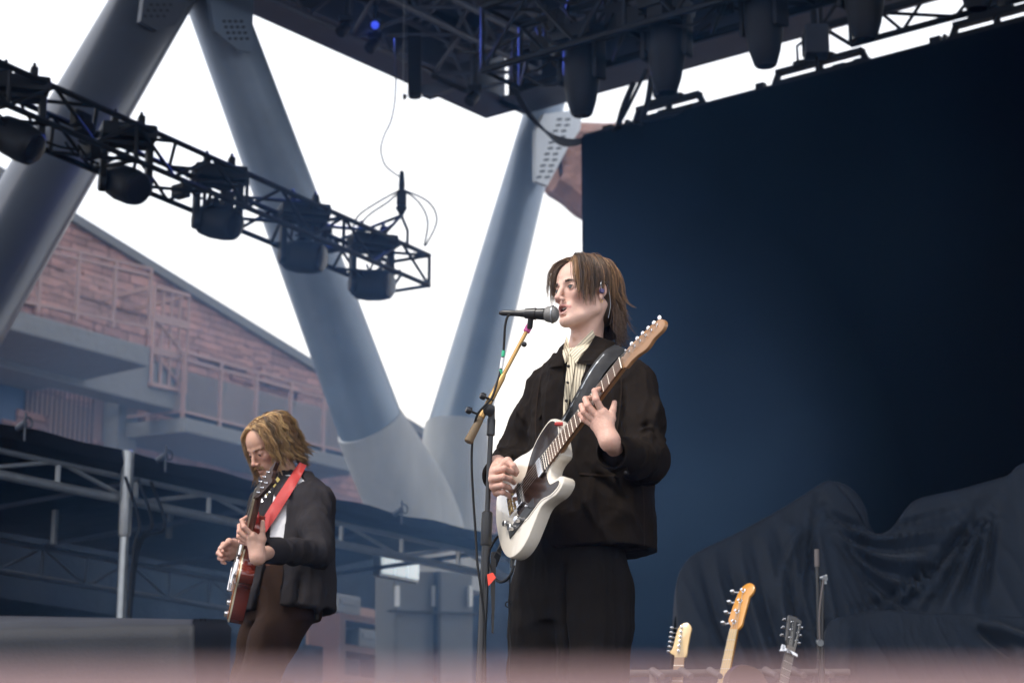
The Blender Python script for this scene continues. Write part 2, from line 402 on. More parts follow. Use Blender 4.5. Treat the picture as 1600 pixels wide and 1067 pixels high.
def uvplane(o, org, ux, uy):
    me = o.data; uvl = me.uv_layers.new(name='UV'); 
    for lp in me.loops:
        q = me.vertices[lp.vertex_index].co - org; uvl.data[lp.index].uv = (q.dot(ux), q.dot(uy))

# ================================================================ ground, stage
GZ = -1.95
mb = MB(); mb.box((0, 32, GZ - .25), (61, 0, 0), (0, 61, 0), (0, 0, .25)); o = mb.build('ground', MT['pit_ground']); tag(o, kind='structure')
mb = MB(); c = S(11, -8.35, -.12); mb.box(c, UU * 12.5, VV * 8.4, ZZ * .12); o = mb.build('stage_floor', MT['stage_black']); tag(o, kind='structure')
mb = MB()
mb.box(S(11, -16.72, (GZ - .25) / 2), UU * 12.5, VV * .02, ZZ * abs(GZ + .25) / 2); o = mb.build('stage_front', MT['canopy_black']); tag(o, kind='structure')

# barrier rail close to the camera (far out of focus)
rt = empty('barrier_rail', (0, .34, GZ), 'pinkish barrier rail running close along the bottom edge of the view', 'barrier')
zr = at(800, 1082, .34).z
mb = MB(); mb.cbox((0, .36, zr - .05), (1.5, 0, 0), (0, .03, 0), (0, 0, .05), .008); mb.build('top_rail', MT['rail_pink'], rt)
for x in (-1.3, 1.3):
    mb = MB(); mb.tube([(x, .36, zr - .1), (x, .36, GZ)], .02); mb.build('post', MT['tube_steel'], rt)
    mb = MB(); mb.tube([(x, .36, zr - .6), (x, 1.1, GZ + .02)], .018); mb.build('brace', MT['tube_steel'], rt)
mb = MB(); mb.box((0, .36, (zr - .12 + GZ) / 2), (1.28, 0, 0), (0, .006, 0), (0, 0, (zr - .3 - GZ) / 2)); mb.build('panel', MT['tube_steel'], rt)

# ================================================================ stage roof
ZRF = at(820, 172, 25).z - .0
_c = on_z(820, 172, ZRF)
rt = empty('stage_roof', S(12, -8, ZRF), 'dark flat stage roof of steel beams high over the stage', 'roof')
mb = MB(); mb.box(S(13, -7.95, ZRF + 1.05), UU * 13.2, VV * 7.9, ZZ * .12); mb.build('deck', MT['roof_under'], rt)
# edge girders (I-beams)
def ibeam(a, b, h, wd, up=ZZ, t=.03):
    a, b = Vector(a), Vector(b); ax = (b - a).normalized(); sd = ax.cross(up).normalized(); c = (a + b) / 2; L = (b - a) / 2
    mb = MB(); mb.box(c + up * (h - t / 2), L, sd * wd / 2, up * t / 2); mb.box(c + up * t / 2, L, sd * wd / 2, up * t / 2); mb.box(c + up * h / 2, L * .999, sd * t / 2, up * (h / 2 - t)); return mb
uR = uvz(_c)
for a, b, nm in ((S(-.2, -15.8, ZRF), S(-.2, .0, ZRF), 'edge_girder'), (S(26, -.12, ZRF), S(-.05, -.12, ZRF), 'edge_girder')):
    ibeam(a, b, .9, .55).build(nm, MT['roof_steel'], rt)
for k in range(9):
    u = 1.2 + k * 2.6; ibeam(S(u, -15.7, ZRF + .3), S(u, .1, ZRF + .3), .6, .3).build('cross_beam', MT['roof_steel'], rt)
for k in range(6):
    v = -1.4 - 2.7 * k; ibeam(S(.1, v, ZRF + .12), S(26, v, ZRF + .12), .18, .22).build('purlin', MT['roof_steel'], rt)

# ================================================================ steel columns and the concrete pier
def plane_pt(px, py, u0=0.0): return on_u(px, py, u0)
def tube_col(name, p0, p1, r, label, seams=(), plates=(), mat='steel_paint', r2=None):
    r2 = r2 or r
    ax = (p1 - p0).normalized(); rt = empty(name, p0, label, 'column', 'steel columns at the far side of the stage')
    side = ax.cross(UU).normalized(); n = 40; vs = []
    L = (p1 - p0).length; K = 14
    mb = MB()
    prof = [(L * i / K, r + (r2 - r) * i / K) for i in range(K + 1)]
    mb.lathe(p0, ax, prof, n=n); mb.build('shaft', MT[mat], rt, smooth=True)
    for s in seams:
        mb = MB(); mb.lathe(p0 + ax * (s * L - .02), ax, [(0, r + .002), (.004, r + .012), (.036, r + .012), (.04, r + .002)], n=n); mb.build('collar', MT['plate_paint'], rt, smooth=True)
    return rt, ax, side
# column rising to the left, off the picture's lower left corner
a1 = plane_pt(245, -10); a0 = plane_pt(5, 400); dA = (a0 - a1).normalized(); tA = (a1.z - 0) / -dA.z; footA = a1 + dA * tA
cA, axA, sdA = tube_col('steel_column', footA, a1 - dA * .6, .36, 'thick steel column with shade in its colour leaning in from lower left behind the lighting truss', (.30,), mat='steel_shaded')
# right leg of the inverted V, down to the pier
b1 = plane_pt(330, -10); b0 = plane_pt(584, 678)
cB, axB, sdB = tube_col('steel_column', b0, b1 + (b1 - b0).normalized() * .5, .345, 'blue-grey steel column slanting down rightwards from the roof into the concrete pier', r2=.27)
c0_ = plane_pt(713, 676); c1_ = plane_pt(852, 165)
cC, axC, sdC = tube_col('steel_column', c0_, c1_ + (c1_ - c0_).normalized() * .35, .325, 'blue-grey steel column rising from the pier to the slotted plate at the roof corner', r2=.215)
def gusset(parent, poly_px, u0, th, slots, mat='plate_paint'):
    P = [plane_pt(x, y, u0) for x, y in poly_px]
    mb = MB(); mb.prism(P, UU * th); g = mb.build('gusset_plate', MT[mat], parent)
    mb = MB()
    for (x, y, w_, h_, an) in slots:
        ca, sa = math.cos(an), math.sin(an); q = [plane_pt(x + ca * dx - sa * dy, y + sa * dx + ca * dy, u0 + th) for dx, dy in ((-w_, -h_), (w_, -h_), (w_, h_), (-w_, h_))]
        mb.prism(q, UU * .004)
    if mb.v: mb.build('slot', MT['slot_dark'], g)
sl_ = []
for i in range(11):
    for j in range(2):
        sl_.append((842 + j * 13 + i * 3.2 + (i % 2) * 2, 277 - i * 9, 3.9, 1.6, -.15))
gusset(cC, [(832, 205), (845, 180), (905, 172), (901, 205), (882, 232), (868, 258), (850, 292), (832, 285)], .36, .05, sl_)
sl_ = [(236 + (i % 4) * 10 - (i // 4) * 5, 8 + (i // 4) * 9, 2.6, 1.8, .4) for i in range(12)]
gusset(cA, [(222, -30), (300, -60), (284, 12), (268, 42), (240, 50), (214, 36)], .40, .05, sl_, 'steel_shaded')
sl_ = [(350 + (i % 4) * 9 + (i // 4) * 3, 34 + (i // 4) * 9, 2.4, 1.8, .1) for i in range(16)]
gusset(cB, [(318, -30), (392, -40), (388, 84), (366, 80), (330, 50)], .38, .05, sl_, 'steel_paint')

# concrete pier: a wall-like V
rt = empty('concrete_pier', plane_pt(690, 1000), 'pale concrete V-shaped pier with two splayed arms carrying the steel columns', 'pier')
def prism_u(poly_px, u0, u1, name, mat, parent, bev=.0):
    P = [plane_pt(x, y, u1) for x, y in poly_px]; P = [p + UU * (u0 - u1) for p in P]
    mb = MB(); mb.prism(P, UU * (u1 - u0), bev=bev); return mb.build(name, MT[mat], parent)
def arm(pts, hw, hd, name, n=44):
    P = [Vector(p) for p in spline([plane_pt(x, y, 0) for x, y in pts], 6)]; W_ = [float(q[0]) for q in spline([(x,) for x in hw], 6)]; D_ = [float(q[0]) for q in spline([(x,) for x in hd], 6)]
    vs = []; k = len(P)
    for i in range(k):
        t = (P[min(i + 1, k - 1)] - P[max(i - 1, 0)]).normalized(); sd = t.cross(UU).normalized(); e = 2 / (2 + 1.6 * min(i / (k * .5), 1))
        for j in range(n):
            a = 2 * math.pi * j / n; c_, s_ = math.cos(a), math.sin(a)
            vs.append(P[i] + sd * W_[i] * math.copysign(abs(c_) ** e, c_) + UU * D_[i] * math.copysign(abs(s_) ** e, s_))
    fs = [[i * n + j, i * n + (j + 1) % n, (i + 1) * n + (j + 1) % n, (i + 1) * n + j] for i in range(k - 1) for j in range(n)] + [list(range(n)), list(range((k - 1) * n, k * n))]
    mb = MB(); mb.add(vs, fs); return mb.build(name, MT['pier_concrete'], rt, smooth=True)
arm([(577, 663), (604, 716), (638, 782), (660, 845), (668, 925)], [.355, .375, .40, .42, .42], [.355, .36, .37, .38, .38], 'splayed_arm')
arm([(713.5, 664), (710, 715), (706, 775), (700, 845), (696, 925)], [.335, .325, .29, .27, .27], [.335, .34, .35, .36, .36], 'splayed_arm')
prism_u([(618, 892), (740, 892), (740, 1330), (618, 1330)], .25, .53, 'base_block', 'base_concrete', rt, .03)
mb = MB()
for x in (618, 676, 732): mb.prism([plane_pt(x - 2, 915, .56), plane_pt(x + 3, 915, .56), plane_pt(x + 3, 947, .56), plane_pt(x - 2, 947, .56)], UU * .03)
mb.build('joint_strip', MT['plate_paint'], rt)
mb = MB(); mb.prism([plane_pt(604, 953, .56), plane_pt(742, 957, .56), plane_pt(742, 960, .56), plane_pt(604, 956, .56)], UU * .05)
mb.prism([plane_pt(677, 893, .56), plane_pt(682, 893, .56), plane_pt(680, 1330, .56), plane_pt(675, 1330, .56)], UU * .06)
mb.build('formwork_bar', MT['truss_black'], rt)

# ================================================================ stone building
UB = -15.3
rt = empty('stone_building', on_u(300, 900, UB), 'red sandstone building with concrete balconies and a sloping stair parapet', 'building')
def W(px, py, du=0.0): return on_u(px, py, UB + du)
from mathutils.geometry import tessellate_polygon
outer = [W(-420, 4), W(108, 330), W(505, 575), W(800, 757), W(1150, 973), W(1150, 1560), W(-420, 1560)]
hole = [W(532, 672), W(549, 676), W(551, 703), W(535, 703)]
loops = [outer, hole[::-1]]; vs = outer + hole[::-1]; tr = [list(t) for t in tessellate_polygon(loops)]
n_ = len(vs); back = [v - UU * .10 for v in vs]
fs = tr + [[t[2] + n_, t[1] + n_, t[0] + n_] for t in tr]
no = len(outer)
fs += [[i, (i + 1) % no, (i + 1) % no + n_, i + n_] for i in range(no)] + [[no + i, no + (i + 1) % 4, no + (i + 1) % 4 + n_, no + i + n_] for i in range(4)]
mb = MB(); mb.add(vs + back, fs); wall = mb.build('wall', MT['sandstone'], rt); uvplane(wall, W(0, 900), VV, ZZ)
mb = MB()
q = [W(-420, 0, .1), W(108, 326, .1), W(505, 571, .1), W(800, 753, .1), W(1150, 970, .1)]; q2 = [W(-420, 22, .1), W(108, 341, .1), W(505, 585, .1), W(800, 766, .1), W(1150, 980, .1)]
mb.prism(q + q2[::-1], -UU * 1.0); mb.build('parapet_cap', MT['grey_concrete'], rt)
# stones that stand proud of the wall
rr = random.Random(5); bb = MB()
for i in range(170):
    px = rr.uniform(20, 520); py = rr.uniform(330, 720)
    if py < 395 + (px - 108) * .62: continue
    p = W(px, py); L = rr.uniform(.25, .8); h = rr.uniform(.08, .19); d = rr.uniform(.03, .10)
    bb.cbox(p + UU * d * .5, VV * L, UU * d, ZZ * h, .04)
st = bb.build('projecting_stones', MT['sandstone'], wall); uvplane(st, W(0, 900), VV, ZZ)
# upper balcony
def slab(px0, py0, px1, py1, du, thick, name='balcony_slab', mat='grey_concrete'):
    a = W(px0, py0, du); b = W(px1, py1, du); b.z = a.z = (a.z + b.z) / 2
    mb = MB(); c = (a + b) / 2 - ZZ * thick / 2 - UU * (du / 2)
    mb.cbox(c, (b - a) / 2, UU * du / 2, ZZ * thick / 2, .03); return mb.build(name, MT[mat], rt), a, b
s1, sa, sb_ = slab(-300, 415, 235, 524, 3.0, .34)
mb = MB(); mb.cbox(Vector((0, 0, 0)) + W(60, 560, 1.2), VV * 9, UU * .25, ZZ * .38, .03); mb.build('support_beam', MT['grey_concrete'], rt)
s2, ta, tb = slab(290, 648, 560, 722, 1.7, .26)
# angled nose of the lower balcony
p0 = W(183, 628, .3); p1 = ta.copy(); p0.z = p1.z
mb = MB(); mb.prism([p1, p1 - UU * 1.7, p0 - UU * .3, p0], -ZZ * .26); mb.build('balcony_slab', MT['grey_concrete'], rt)
def railing(a, b, h, posts, infill=True, name='railing'):
    g = MB(); d = b - a; n = posts
    for i in range(n + 1):
        p = a + d * (i / n); g.box(p + ZZ * h / 2, d.normalized() * .026, UU * .026, ZZ * h / 2)
    for z in (h, h * .72 + .2, .12): g.box((a + b) / 2 + ZZ * z, d / 2, UU * .02, ZZ * .022)
    if infill:
        for i in range(n):
            for k in range(12):
                t0 = (i + (k + .0) / 12) / n; t1 = (i + min((k + 3.0) / 12, 1)) / n
                s_ = 1 if i % 2 else -1
                if s_ < 0: t0, t1 = t1, t0
                g.tube([a + d * t0 + ZZ * .14, a + d * t1 + ZZ * (h * .72)], .008, n=4)
    o = g.build(name, MT['rail_iron'], rt); return o
railing(W(-200, 434, 2.9) * 1, W(232, 523, 2.9), 1.15, 7)
railing(ta - UU * .08, tb - UU * .08, 1.2, 5)
railing(p0 - UU * .05, p1 - UU * .08, 1.2, 2)
# caged stair between the balconies
g = MB(); e0 = W(236, 600, 1.5); e1 = W(290, 612, 1.5); hh = W(236, 446, 1.5).z - e0.z
for k in range(5):
    p = e0 + (e1 - e0) * (k / 4); g.box(p + ZZ * hh / 2, VV * .02, UU * .02, ZZ * hh / 2)
for z in (0, .33, .36, .66, .7, 1.0): g.box((e0 + e1) / 2 + ZZ * hh * z, (e1 - e0) / 2, UU * .03, ZZ * .035)
g.tube([e0 + ZZ * hh * .68, e1 + ZZ * hh * .36], .03, n=5); g.tube([e0 + ZZ * hh * .34, e1], .03, n=5)
for z in (0, 1): 
    g.box(e0 + ZZ * hh * z - UU * .7, VV * .03, UU * .7, ZZ * .035); g.box(e1 + ZZ * hh * z - UU * .7, VV * .03, UU * .7, ZZ * .035)
g.build('stair_cage', MT['rail_iron'], rt)
mb = MB()
for k in range(8):
    z0 = e0.z + hh * .34 * (1 - k / 7); mb.box((e0 + (e1 - e0) * (k / 7)) - UU * .6 + ZZ * (z0 - e0.z), (e1 - e0) / 15, UU * .5, ZZ * .04)
mb.build('stair_tread', MT['grey_concrete'], rt)
# garage door, blue door, deep jamb
def wbox(x0, y0, x1, y1, du0, du1, name, mat, parent=rt):
    a = W(x0, y0); b = W(x1, y1); mb = MB()
    s0 = (a - C0).dot(VV); s1 = (b - C0).dot(VV)
    mb.box(S(UB + (du0 + du1) / 2, (s0 + s1) / 2, (a.z + b.z) / 2), VV * abs(s1 - s0) / 2, UU * (du1 - du0) / 2, ZZ * abs(a.z - b.z) / 2)
    return mb.build(name, MT[mat], parent)
gd = wbox(38, 570, 150, 730, .0, .12, 'garage_door', 'wood_planks')
mb = MB(); a = W(38, 570, .12); b = W(150, 594, .12)
for k in range(15):
    p = a + (b - a) * ((k + .5) / 15); mb.box(S(UB + .13, (p - C0).dot(VV), a.z - 1.6), VV * .012, UU * .012, ZZ * 1.5)
mb.build('plank_seam', MT['slot_dark'], gd)
wbox(-60, 540, 36, 720, .0, .1, 'blue_door', 'door_blue')
wbox(158, 596, 181, 740, .0, .5, 'corner_post', 'grey_concrete')

# ================================================================ red rock behind the screen
poly = [(846, 205), (842, 262), (853, 300), (866, 312), (878, 321), (891, 334), (906, 345), (960, 372), (1060, 480), (1100, 900), (1100, 1540), (1600, 1540), (1700, 700), (1300, 420), (1100, 270), (1030, 215), (985, 196), (940, 197), (880, 196)]
P = [at(x, y, 50) for x, y in poly]
sp = spline(P, 5, closed=True); sp = [Vector(p) for p in sp]; nz = vnoise(np.array([tuple(p) for p in sp]) * .55)
sp = [p + Vector((nz[i] * .16, 0, nz[i] * .10)) for i, p in enumerate(sp)]
mb = MB(); mb.prism(sp, Vector((.6, 13, 4.9)), bev=.5); o = mb.build('rock_outcrop', MT['red_rock'], smooth=True)
tag(o, 'overhanging red rock outcrop against the sky behind the screen corner', 'rock')

# ================================================================ big screen
VS = -3.6
p = on_v(908, 222, VS); uS, _, zS = uvz(p); q = on_v(1600, 25, VS); uQ, _, zQ = uvz(q); zS = (zS + zQ) / 2
rt = empty('video_wall', S(uS + 9, VS, .2), 'tall black video wall with sky above its top edge', 'screen')
mb = MB(); mb.box(S(uS + 9, VS + .06, (zS + .2) / 2), UU * 9, VV * .06, ZZ * (zS - .2) / 2); o = mb.build('screen_face', MT['led_black'], rt); uvplane(o, S(uS, VS, zS), UU, ZZ)
mb = MB()
for k in range(10):
    u = uS + .3 + k * 1.9; mb.box(S(u, VS + .3, (zS + .2) / 2), UU * .04, VV * .1, ZZ * (zS - .2) / 2)
for z in (1, 3, 5, zS - .3): mb.box(S(uS + 9, VS + .42, z), UU * 9, VV * .03, ZZ * .04)
mb.build('support_frame', MT['truss_black'], rt)
mb = MB(); mb.box(S(uS + 9, VS + .08, zS + .02), UU * 9, VV * .05, ZZ * .018)
rr = random.Random(3)
for k in range(34): 
    u = uS + rr.uniform(.1, 12); mb.box(S(u, VS + .08, zS + .05), UU * rr.uniform(.01, .06), VV * .03, ZZ * rr.uniform(.015, .05))
mb.build('top_edge_clips', MT['truss_black'], rt)
# hanging bars with oval slots
def slot_bar(px0, px1, nsl, label):
    a = uvz(on_v(px0, 222 - (px0 - 908) * .285, VS))[0]; b = uvz(on_v(px1, 222 - (px1 - 908) * .285, VS))[0]
    rt = empty('hanging_bar', S((a + b) / 2, VS + .08, zS), label, 'rigging bar', 'hanging bars along the top of the video wall')
    L = b - a; h = .105; mb = MB(); z0 = zS + .045; t = .022
    mb.box(S((a + b) / 2, VS + .08, z0), UU * L / 2, VV * .04, ZZ * t); mb.box(S((a + b) / 2, VS + .08, z0 + h), UU * (L / 2 - .03), VV * .04, ZZ * t)
    for k in range(nsl + 1):
        u = a + L * k / nsl; lean = .05 if k == 0 else (-.05 if k == nsl else 0)
        mb.tube([S(u, VS + .08, z0), S(u + lean, VS + .08, z0 + h)], .032, n=8)
    mb.build('slotted_rail', MT['truss_black'], rt)
    c = S(a + L * .45, VS + .08, z0 + h); mb = MB(); mb.cbox(c + ZZ * .16, UU * .09, VV * .08, ZZ * .11, .02); mb.tube([c, c + ZZ * .5], .025); mb.cbox(c + ZZ * .02, UU * .2, VV * .05, ZZ * .03, .01)
    for k in range(5): mb.tube([c + UU * rr.uniform(-.18, .18) + ZZ * .05, c + UU * rr.uniform(-.2, .2) + ZZ * .2, c + UU * rr.uniform(-.1, .1) + ZZ * .3], .014, n=5)
    mb.build('clamp', MT['fixture_black'], rt)
    mb = MB(); mb.tube([c + ZZ * .3, S(a + L * .45, VS + .08, ZRF + .1)], .012, n=5); mb.build('chain', MT['truss_black'], rt)
slot_bar(985, 1092, 2, 'black slotted hanging bar over the left end of the video wall')
slot_bar(1203, 1348, 2, 'black slotted hanging bar over the middle of the video wall, long and low')
slot_bar(1480, 1625, 2, 'black slotted hanging bar at the upper right corner of the picture')

# ================================================================ haze: stage smoke and damp air over the whole place
hm = bpy.data.materials.new('haze_air'); hm.use_nodes = True; hn = hm.node_tree.nodes; hn.clear()
pv = hn.new('ShaderNodeVolumePrincipled'); pv.inputs['Color'].default_value = (.10, .38, 1.0, 1); pv.inputs['Density'].default_value = .0006; pv.inputs['Absorption Color'].default_value = (1, 1, 1, 1); pv.inputs['Anisotropy'].default_value = 0.0
ho = hn.new('ShaderNodeOutputMaterial'); hm.node_tree.links.new(pv.outputs[0], ho.inputs['Volume'])
mb = MB(); mb.box((0, 32, 10), (62, 0, 0), (0, 62, 0), (0, 0, 10 - GZ + 1.5)); o = mb.build('haze', hm); tag(o, kind='stuff')

# stage smoke drifting between the guitarist and the screen
def smoke(c, r, dens, col, label):
    m = bpy.data.materials.new('smoke_volume'); m.use_nodes = True; n = m.node_tree.nodes; l = m.node_tree.links; n.clear()
    v = n.new('ShaderNodeVolumePrincipled'); v.inputs['Color'].default_value = (*col, 1); v.inputs['Absorption Color'].default_value = (1, 1, 1, 1)
    o_ = n.new('ShaderNodeOutputMaterial'); l.new(v.outputs[0], o_.inputs['Volume'])
    tc = n.new('ShaderNodeTexCoord'); mp = n.new('ShaderNodeMapping'); mp.inputs['Scale'].default_value = [1 / x for x in r]; l.new(tc.outputs['Object'], mp.inputs[0])
    ln = n.new('ShaderNodeVectorMath'); ln.operation = 'DOT_PRODUCT'; l.new(mp.outputs[0], ln.inputs[0]); l.new(mp.outputs[0], ln.inputs[1])
    sb = n.new('ShaderNodeMath'); sb.operation = 'SUBTRACT'; sb.inputs[0].default_value = 1; sb.use_clamp = True; l.new(ln.outputs['Value'], sb.inputs[1])
    nz = n.new('ShaderNodeTexNoise'); nz.inputs['Scale'].default_value = 2.2; nz.inputs['Detail'].default_value = 2; l.new(mp.outputs[0], nz.inputs[0])
    mr = n.new('ShaderNodeMapRange'); mr.inputs[1].default_value = .3; mr.inputs[2].default_value = .7; mr.inputs[3].default_value = .35 * dens; mr.inputs[4].default_value = 1.7 * dens; l.new(nz.outputs[0], mr.inputs[0])
    mu = n.new('ShaderNodeMath'); mu.operation = 'MULTIPLY'; l.new(sb.outputs[0], mu.inputs[0]); l.new(mr.outputs[0], mu.inputs[1]); l.new(mu.outputs[0], v.inputs['Density'])
    bm = bmesh.new(); bmesh.ops.create_icosphere(bm, subdivisions=3, radius=1.0)
    vs = [Vector((p.co.x * r[0], p.co.y * r[1], p.co.z * r[2])) for p in bm.verts]; fs = [[q_.index for q_ in f.verts] for f in bm.faces]; bm.free()
    mb = MB(); mb.add(vs, fs); o = mb.build('stage_smoke', m, smooth=True); o.location = c; tag(o, label, 'smoke', kind='stuff')
scene.cycles.volume_step_rate = 3.0; scene.cycles.volume_max_steps = 32
smoke(at(670, 860, 17.0), (3.6, 4.0, 3.4), .062, (.30, .56, 1.0), 'bluish stage smoke hanging in front of the concrete pier')
smoke(at(930, 500, 14.0), (2.9, 3.4, 3.8), .009, (.22, .50, 1.0), 'faint bluish smoke in front of the left part of the video wall')
smoke(at(420, 560, 26.0), (6.5, 4.5, 5.5), .007, (.34, .58, 1.0), 'pale blue smoke drifting past the stone building and the slanting columns')
# ================================================================ trusses
def truss(name, p0, p1, wd, h, seg, r, label, cat='truss', mat='truss_black', up=ZZ, rd=None, flat=False, group=None, ends=True):
    p0, p1 = Vector(p0), Vector(p1); ax = (p1 - p0).normalized(); sd = ax.cross(up).normalized(); rd = rd or r * .6
    rt = empty(name, (p0 + p1) / 2, label, cat, group); L = (p1 - p0).length
    offs = [(-.5, -.5), (.5, -.5), (.5, .5), (-.5, .5)] if not flat else [(0, -.5), (0, .5)]
    def q(i, t): a, b = offs[i]; return p0 + ax * (L * t) + sd * (a * wd) + up * (b * h)
    for i in range(len(offs)):
        mb = MB(); mb.tube([q(i, 0), q(i, 1)], r, n=8); mb.build('chord', MT[mat], rt, smooth=True)
    mb = MB(); pairs = [(0, 1), (1, 2), (2, 3), (3, 0)] if not flat else [(0, 1)]
    for k in range(seg + 1):
        for (i, j) in pairs:
            if k in (0, seg) or flat or k % 3 == 0: mb.tube([q(i, k / seg), q(j, k / seg)], rd * 1.15, n=6)
            if k < seg:
                if k % 2: i, j = j, i
                mb.tube([q(i, k / seg), q(j, (k + 1) / seg)], rd, n=6)
    mb.build('lattice', MT[mat], rt); return rt, q
# left truss: level, receding from above left of the camera
_u = 0; pA = at(-260, 20, 13.6); pB = at(640, 405, 20.2); zt = (at(0, 155, 15.3).z + at(640, 405, 20.2).z) / 2
dT = Vector((pB.x - at(0, 155, 15.3).x, pB.y - 15.3, 0)).normalized(); pB = Vector((pB.x, pB.y, zt + .02)); pA = pB - dT * 8.6; pA.z = zt - .24
tr1, q1 = truss('lighting_truss', pA, pB, .42, .285, 18, .024, 'black box truss with moving lights slanting across the left sky', rd=.015)
# motor hook, slings and bridle over its end
hk = at(628, 268, 19.8)
rt = empty('chain_hoist', hk, 'black hoist hook and slings over the right end of the box truss', 'hoist')
e = [q1(2, .955), q1(3, .955), q1(2, .90), q1(3, .90)]; ap = hk - ZZ * .42
mb = MB(); mb.tube([hk, hk - ZZ * .12, ap], [.02, .03, .022], n=8); mb.cbox(hk - ZZ * .26, RX * .045, Vector((0, .04, 0)), ZZ * .07, .01); mb.tube([ap + ZZ * .08 - RX * .04, ap - ZZ * .02, ap + ZZ * .08 + RX * .04], .018, n=6)
mb.build('hook', MT['truss_black'], rt)
for k, x in enumerate(e):
    m_ = ap * .5 + x * .5 + RX * (.0 if k % 2 else .03)
    mb = MB(); mb.tube([ap, m_, x], .015, n=6); mb.build('sling', MT['truss_black'], rt)
for k, dx in enumerate((-.26, -.15, .19, .30)):
    a = ap + ZZ * .25; b = q1(3 if dx < 0 else 2, .93 if dx < 0 else .985)
    pts = [a, a + RX * dx * .8 - ZZ * .12, b * .5 + a * .5 + RX * dx * .75, b + RX * dx * .1 + ZZ * .06]
    mb = MB(); mb.tube([Vector(p) for p in spline(pts, 6)], .009, n=5); mb.build('slack_cable', MT['cable_black'], rt, smooth=True)
mb = MB(); mb.tube([Vector(p) for p in spline([at(x, y, 19.6) for x, y in ((617, 60), (618, 140), (612, 185), (601, 210), (595, 232), (600, 255), (612, 268), (628, 278))], 6)], .008, n=5)
mb.build('feed_cable', MT['cable_black'], rt, smooth=True)
mb = MB(); mb.tube([hk, Vector((hk.x, hk.y, ZRF + .3))], .004, n=4); mb.build('hoist_chain', MT['tube_steel'], rt)

# moving lights --------------------------------------------------
def wash_light(tilt=.5, yaw=0.0):
    """built round the origin: clamp at the top (z = 0), base, yoke, barrel; x across"""
    rt = empty('moving_light', (0, 0, 0), 'x', 'stage light', 'moving lights under the left box truss')
    X, Y, Z = Vector((1, 0, 0)), Vector((0, 1, 0)), Vector((0, 0, 1))
    mb = MB()
    for x in (-.09, .09): mb.cbox(X * x + Z * -.0, X * .025, Y * .035, Z * .05, .01); mb.tube([X * x + Z * .04 - Y * .03, X * x + Z * .075, X * x + Z * .04 + Y * .03], .012)
    mb.build('clamp', MT['fixture_black'], rt)
    mb = MB(); mb.cbox(Z * -.095, X * .19, Y * .13, Z * .052, .025); b = mb.build('base', MT['fixture_black'], rt, smooth=True)
    mb = MB(); mb.cbox(Z * -.158, X * .165, Y * .06, Z * .022, .012)
    for s in (-1, 1):
        mb.cbox(X * s * .155 + Z * -.32, X * .024, Y * .055, Z * .17, .02); mb.lathe(X * s * .18 + Z * -.445, X * -s, [(0, .06), (.01, .068), (.045, .068), (.05, .06)], n=18)
    mb.build('yoke', MT['fixture_black'], rt, smooth=True)
    d = Vector((math.sin(yaw) * math.cos(tilt), -math.cos(tilt) * math.cos(yaw), -math.sin(tilt))).normalized()
    c = Z * -.445; mb = MB()
    mb.lathe(c - d * .17, d, [(0, .05), (.01, .085), (.05, .112), (.13, .125), (.25, .125), (.30, .118), (.325, .112), (.335, .10), (.335, .0)], n=26)
    h = mb.build('head', MT['fixture_black'], rt, smooth=True)
    mb = MB(); mb.lathe(c + d * .160, d, [(0, .098), (.012, .094), (.02, .06), (.022, 0)], n=22); mb.build('lens', MT['lens_glass'], h, smooth=True)
    return rt
def beam_light():
    rt = empty('beam_light', (0, 0, 0), 'x', 'stage light', 'beam lights hanging from the overhead truss')
    X, Y, Z = Vector((1, 0, 0)), Vector((0, 1, 0)), Vector((0, 0, 1))
    mb = MB()
    for x in (-.1, .1): mb.cbox(X * x, X * .03, Y * .04, Z * .06, .01)
    mb.build('clamp', MT['fixture_black'], rt)
    mb = MB(); mb.cbox(Z * -.11, X * .19, Y * .15, Z * .06, .03); mb.build('base', MT['fixture_black'], rt, smooth=True)
    mb = MB(); mb.cbox(Z * -.19, X * .18, Y * .07, Z * .02, .015)
    for s in (-1, 1): mb.cbox(X * s * .175 + Z * -.34, X * .022, Y * .07, Z * .17, .02)
    mb.build('yoke', MT['fixture_black'], rt, smooth=True)
    mb = MB(); mb.lathe(Z * -.16, Z * -1, [(0, .08), (.02, .12), (.1, .148), (.28, .150), (.36, .142), (.50, .118), (.60, .088), (.615, .078), (.615, 0)], n=26)
    h = mb.build('head', MT['fixture_black'], rt, smooth=True)
    mb = MB(); mb.lathe(Z * -.772, Z * -1, [(0, .072), (.01, .068), (.015, 0)], n=20); mb.build('lens', MT['lens_glass'], h, smooth=True)
    mb = MB(); mb.cbox(X * .135 + Z * -.42, X * .04, Y * .05, Z * .06, .02); mb.cbox(X * -.135 + Z * -.36, X * .03, Y * .06, Z * .08, .02); mb.build('side_housing', MT['fixture_black'], h, smooth=True)
    return rt
WL = [(26, 118, .55, .9, 'moving light cut off at the left edge, first under the box truss'), (196, 186, .45, .5, 'moving light between the two columns, second along the box truss'),
      (340, 258, .30, .75, 'moving light on open sky near the middle of the box truss'), (474, 315, .18, .85, 'moving light in front of the slanting column, fourth along the box truss'),
      (580, 348, .12, .8, 'moving light nearest the free end of the box truss under the hoist')]
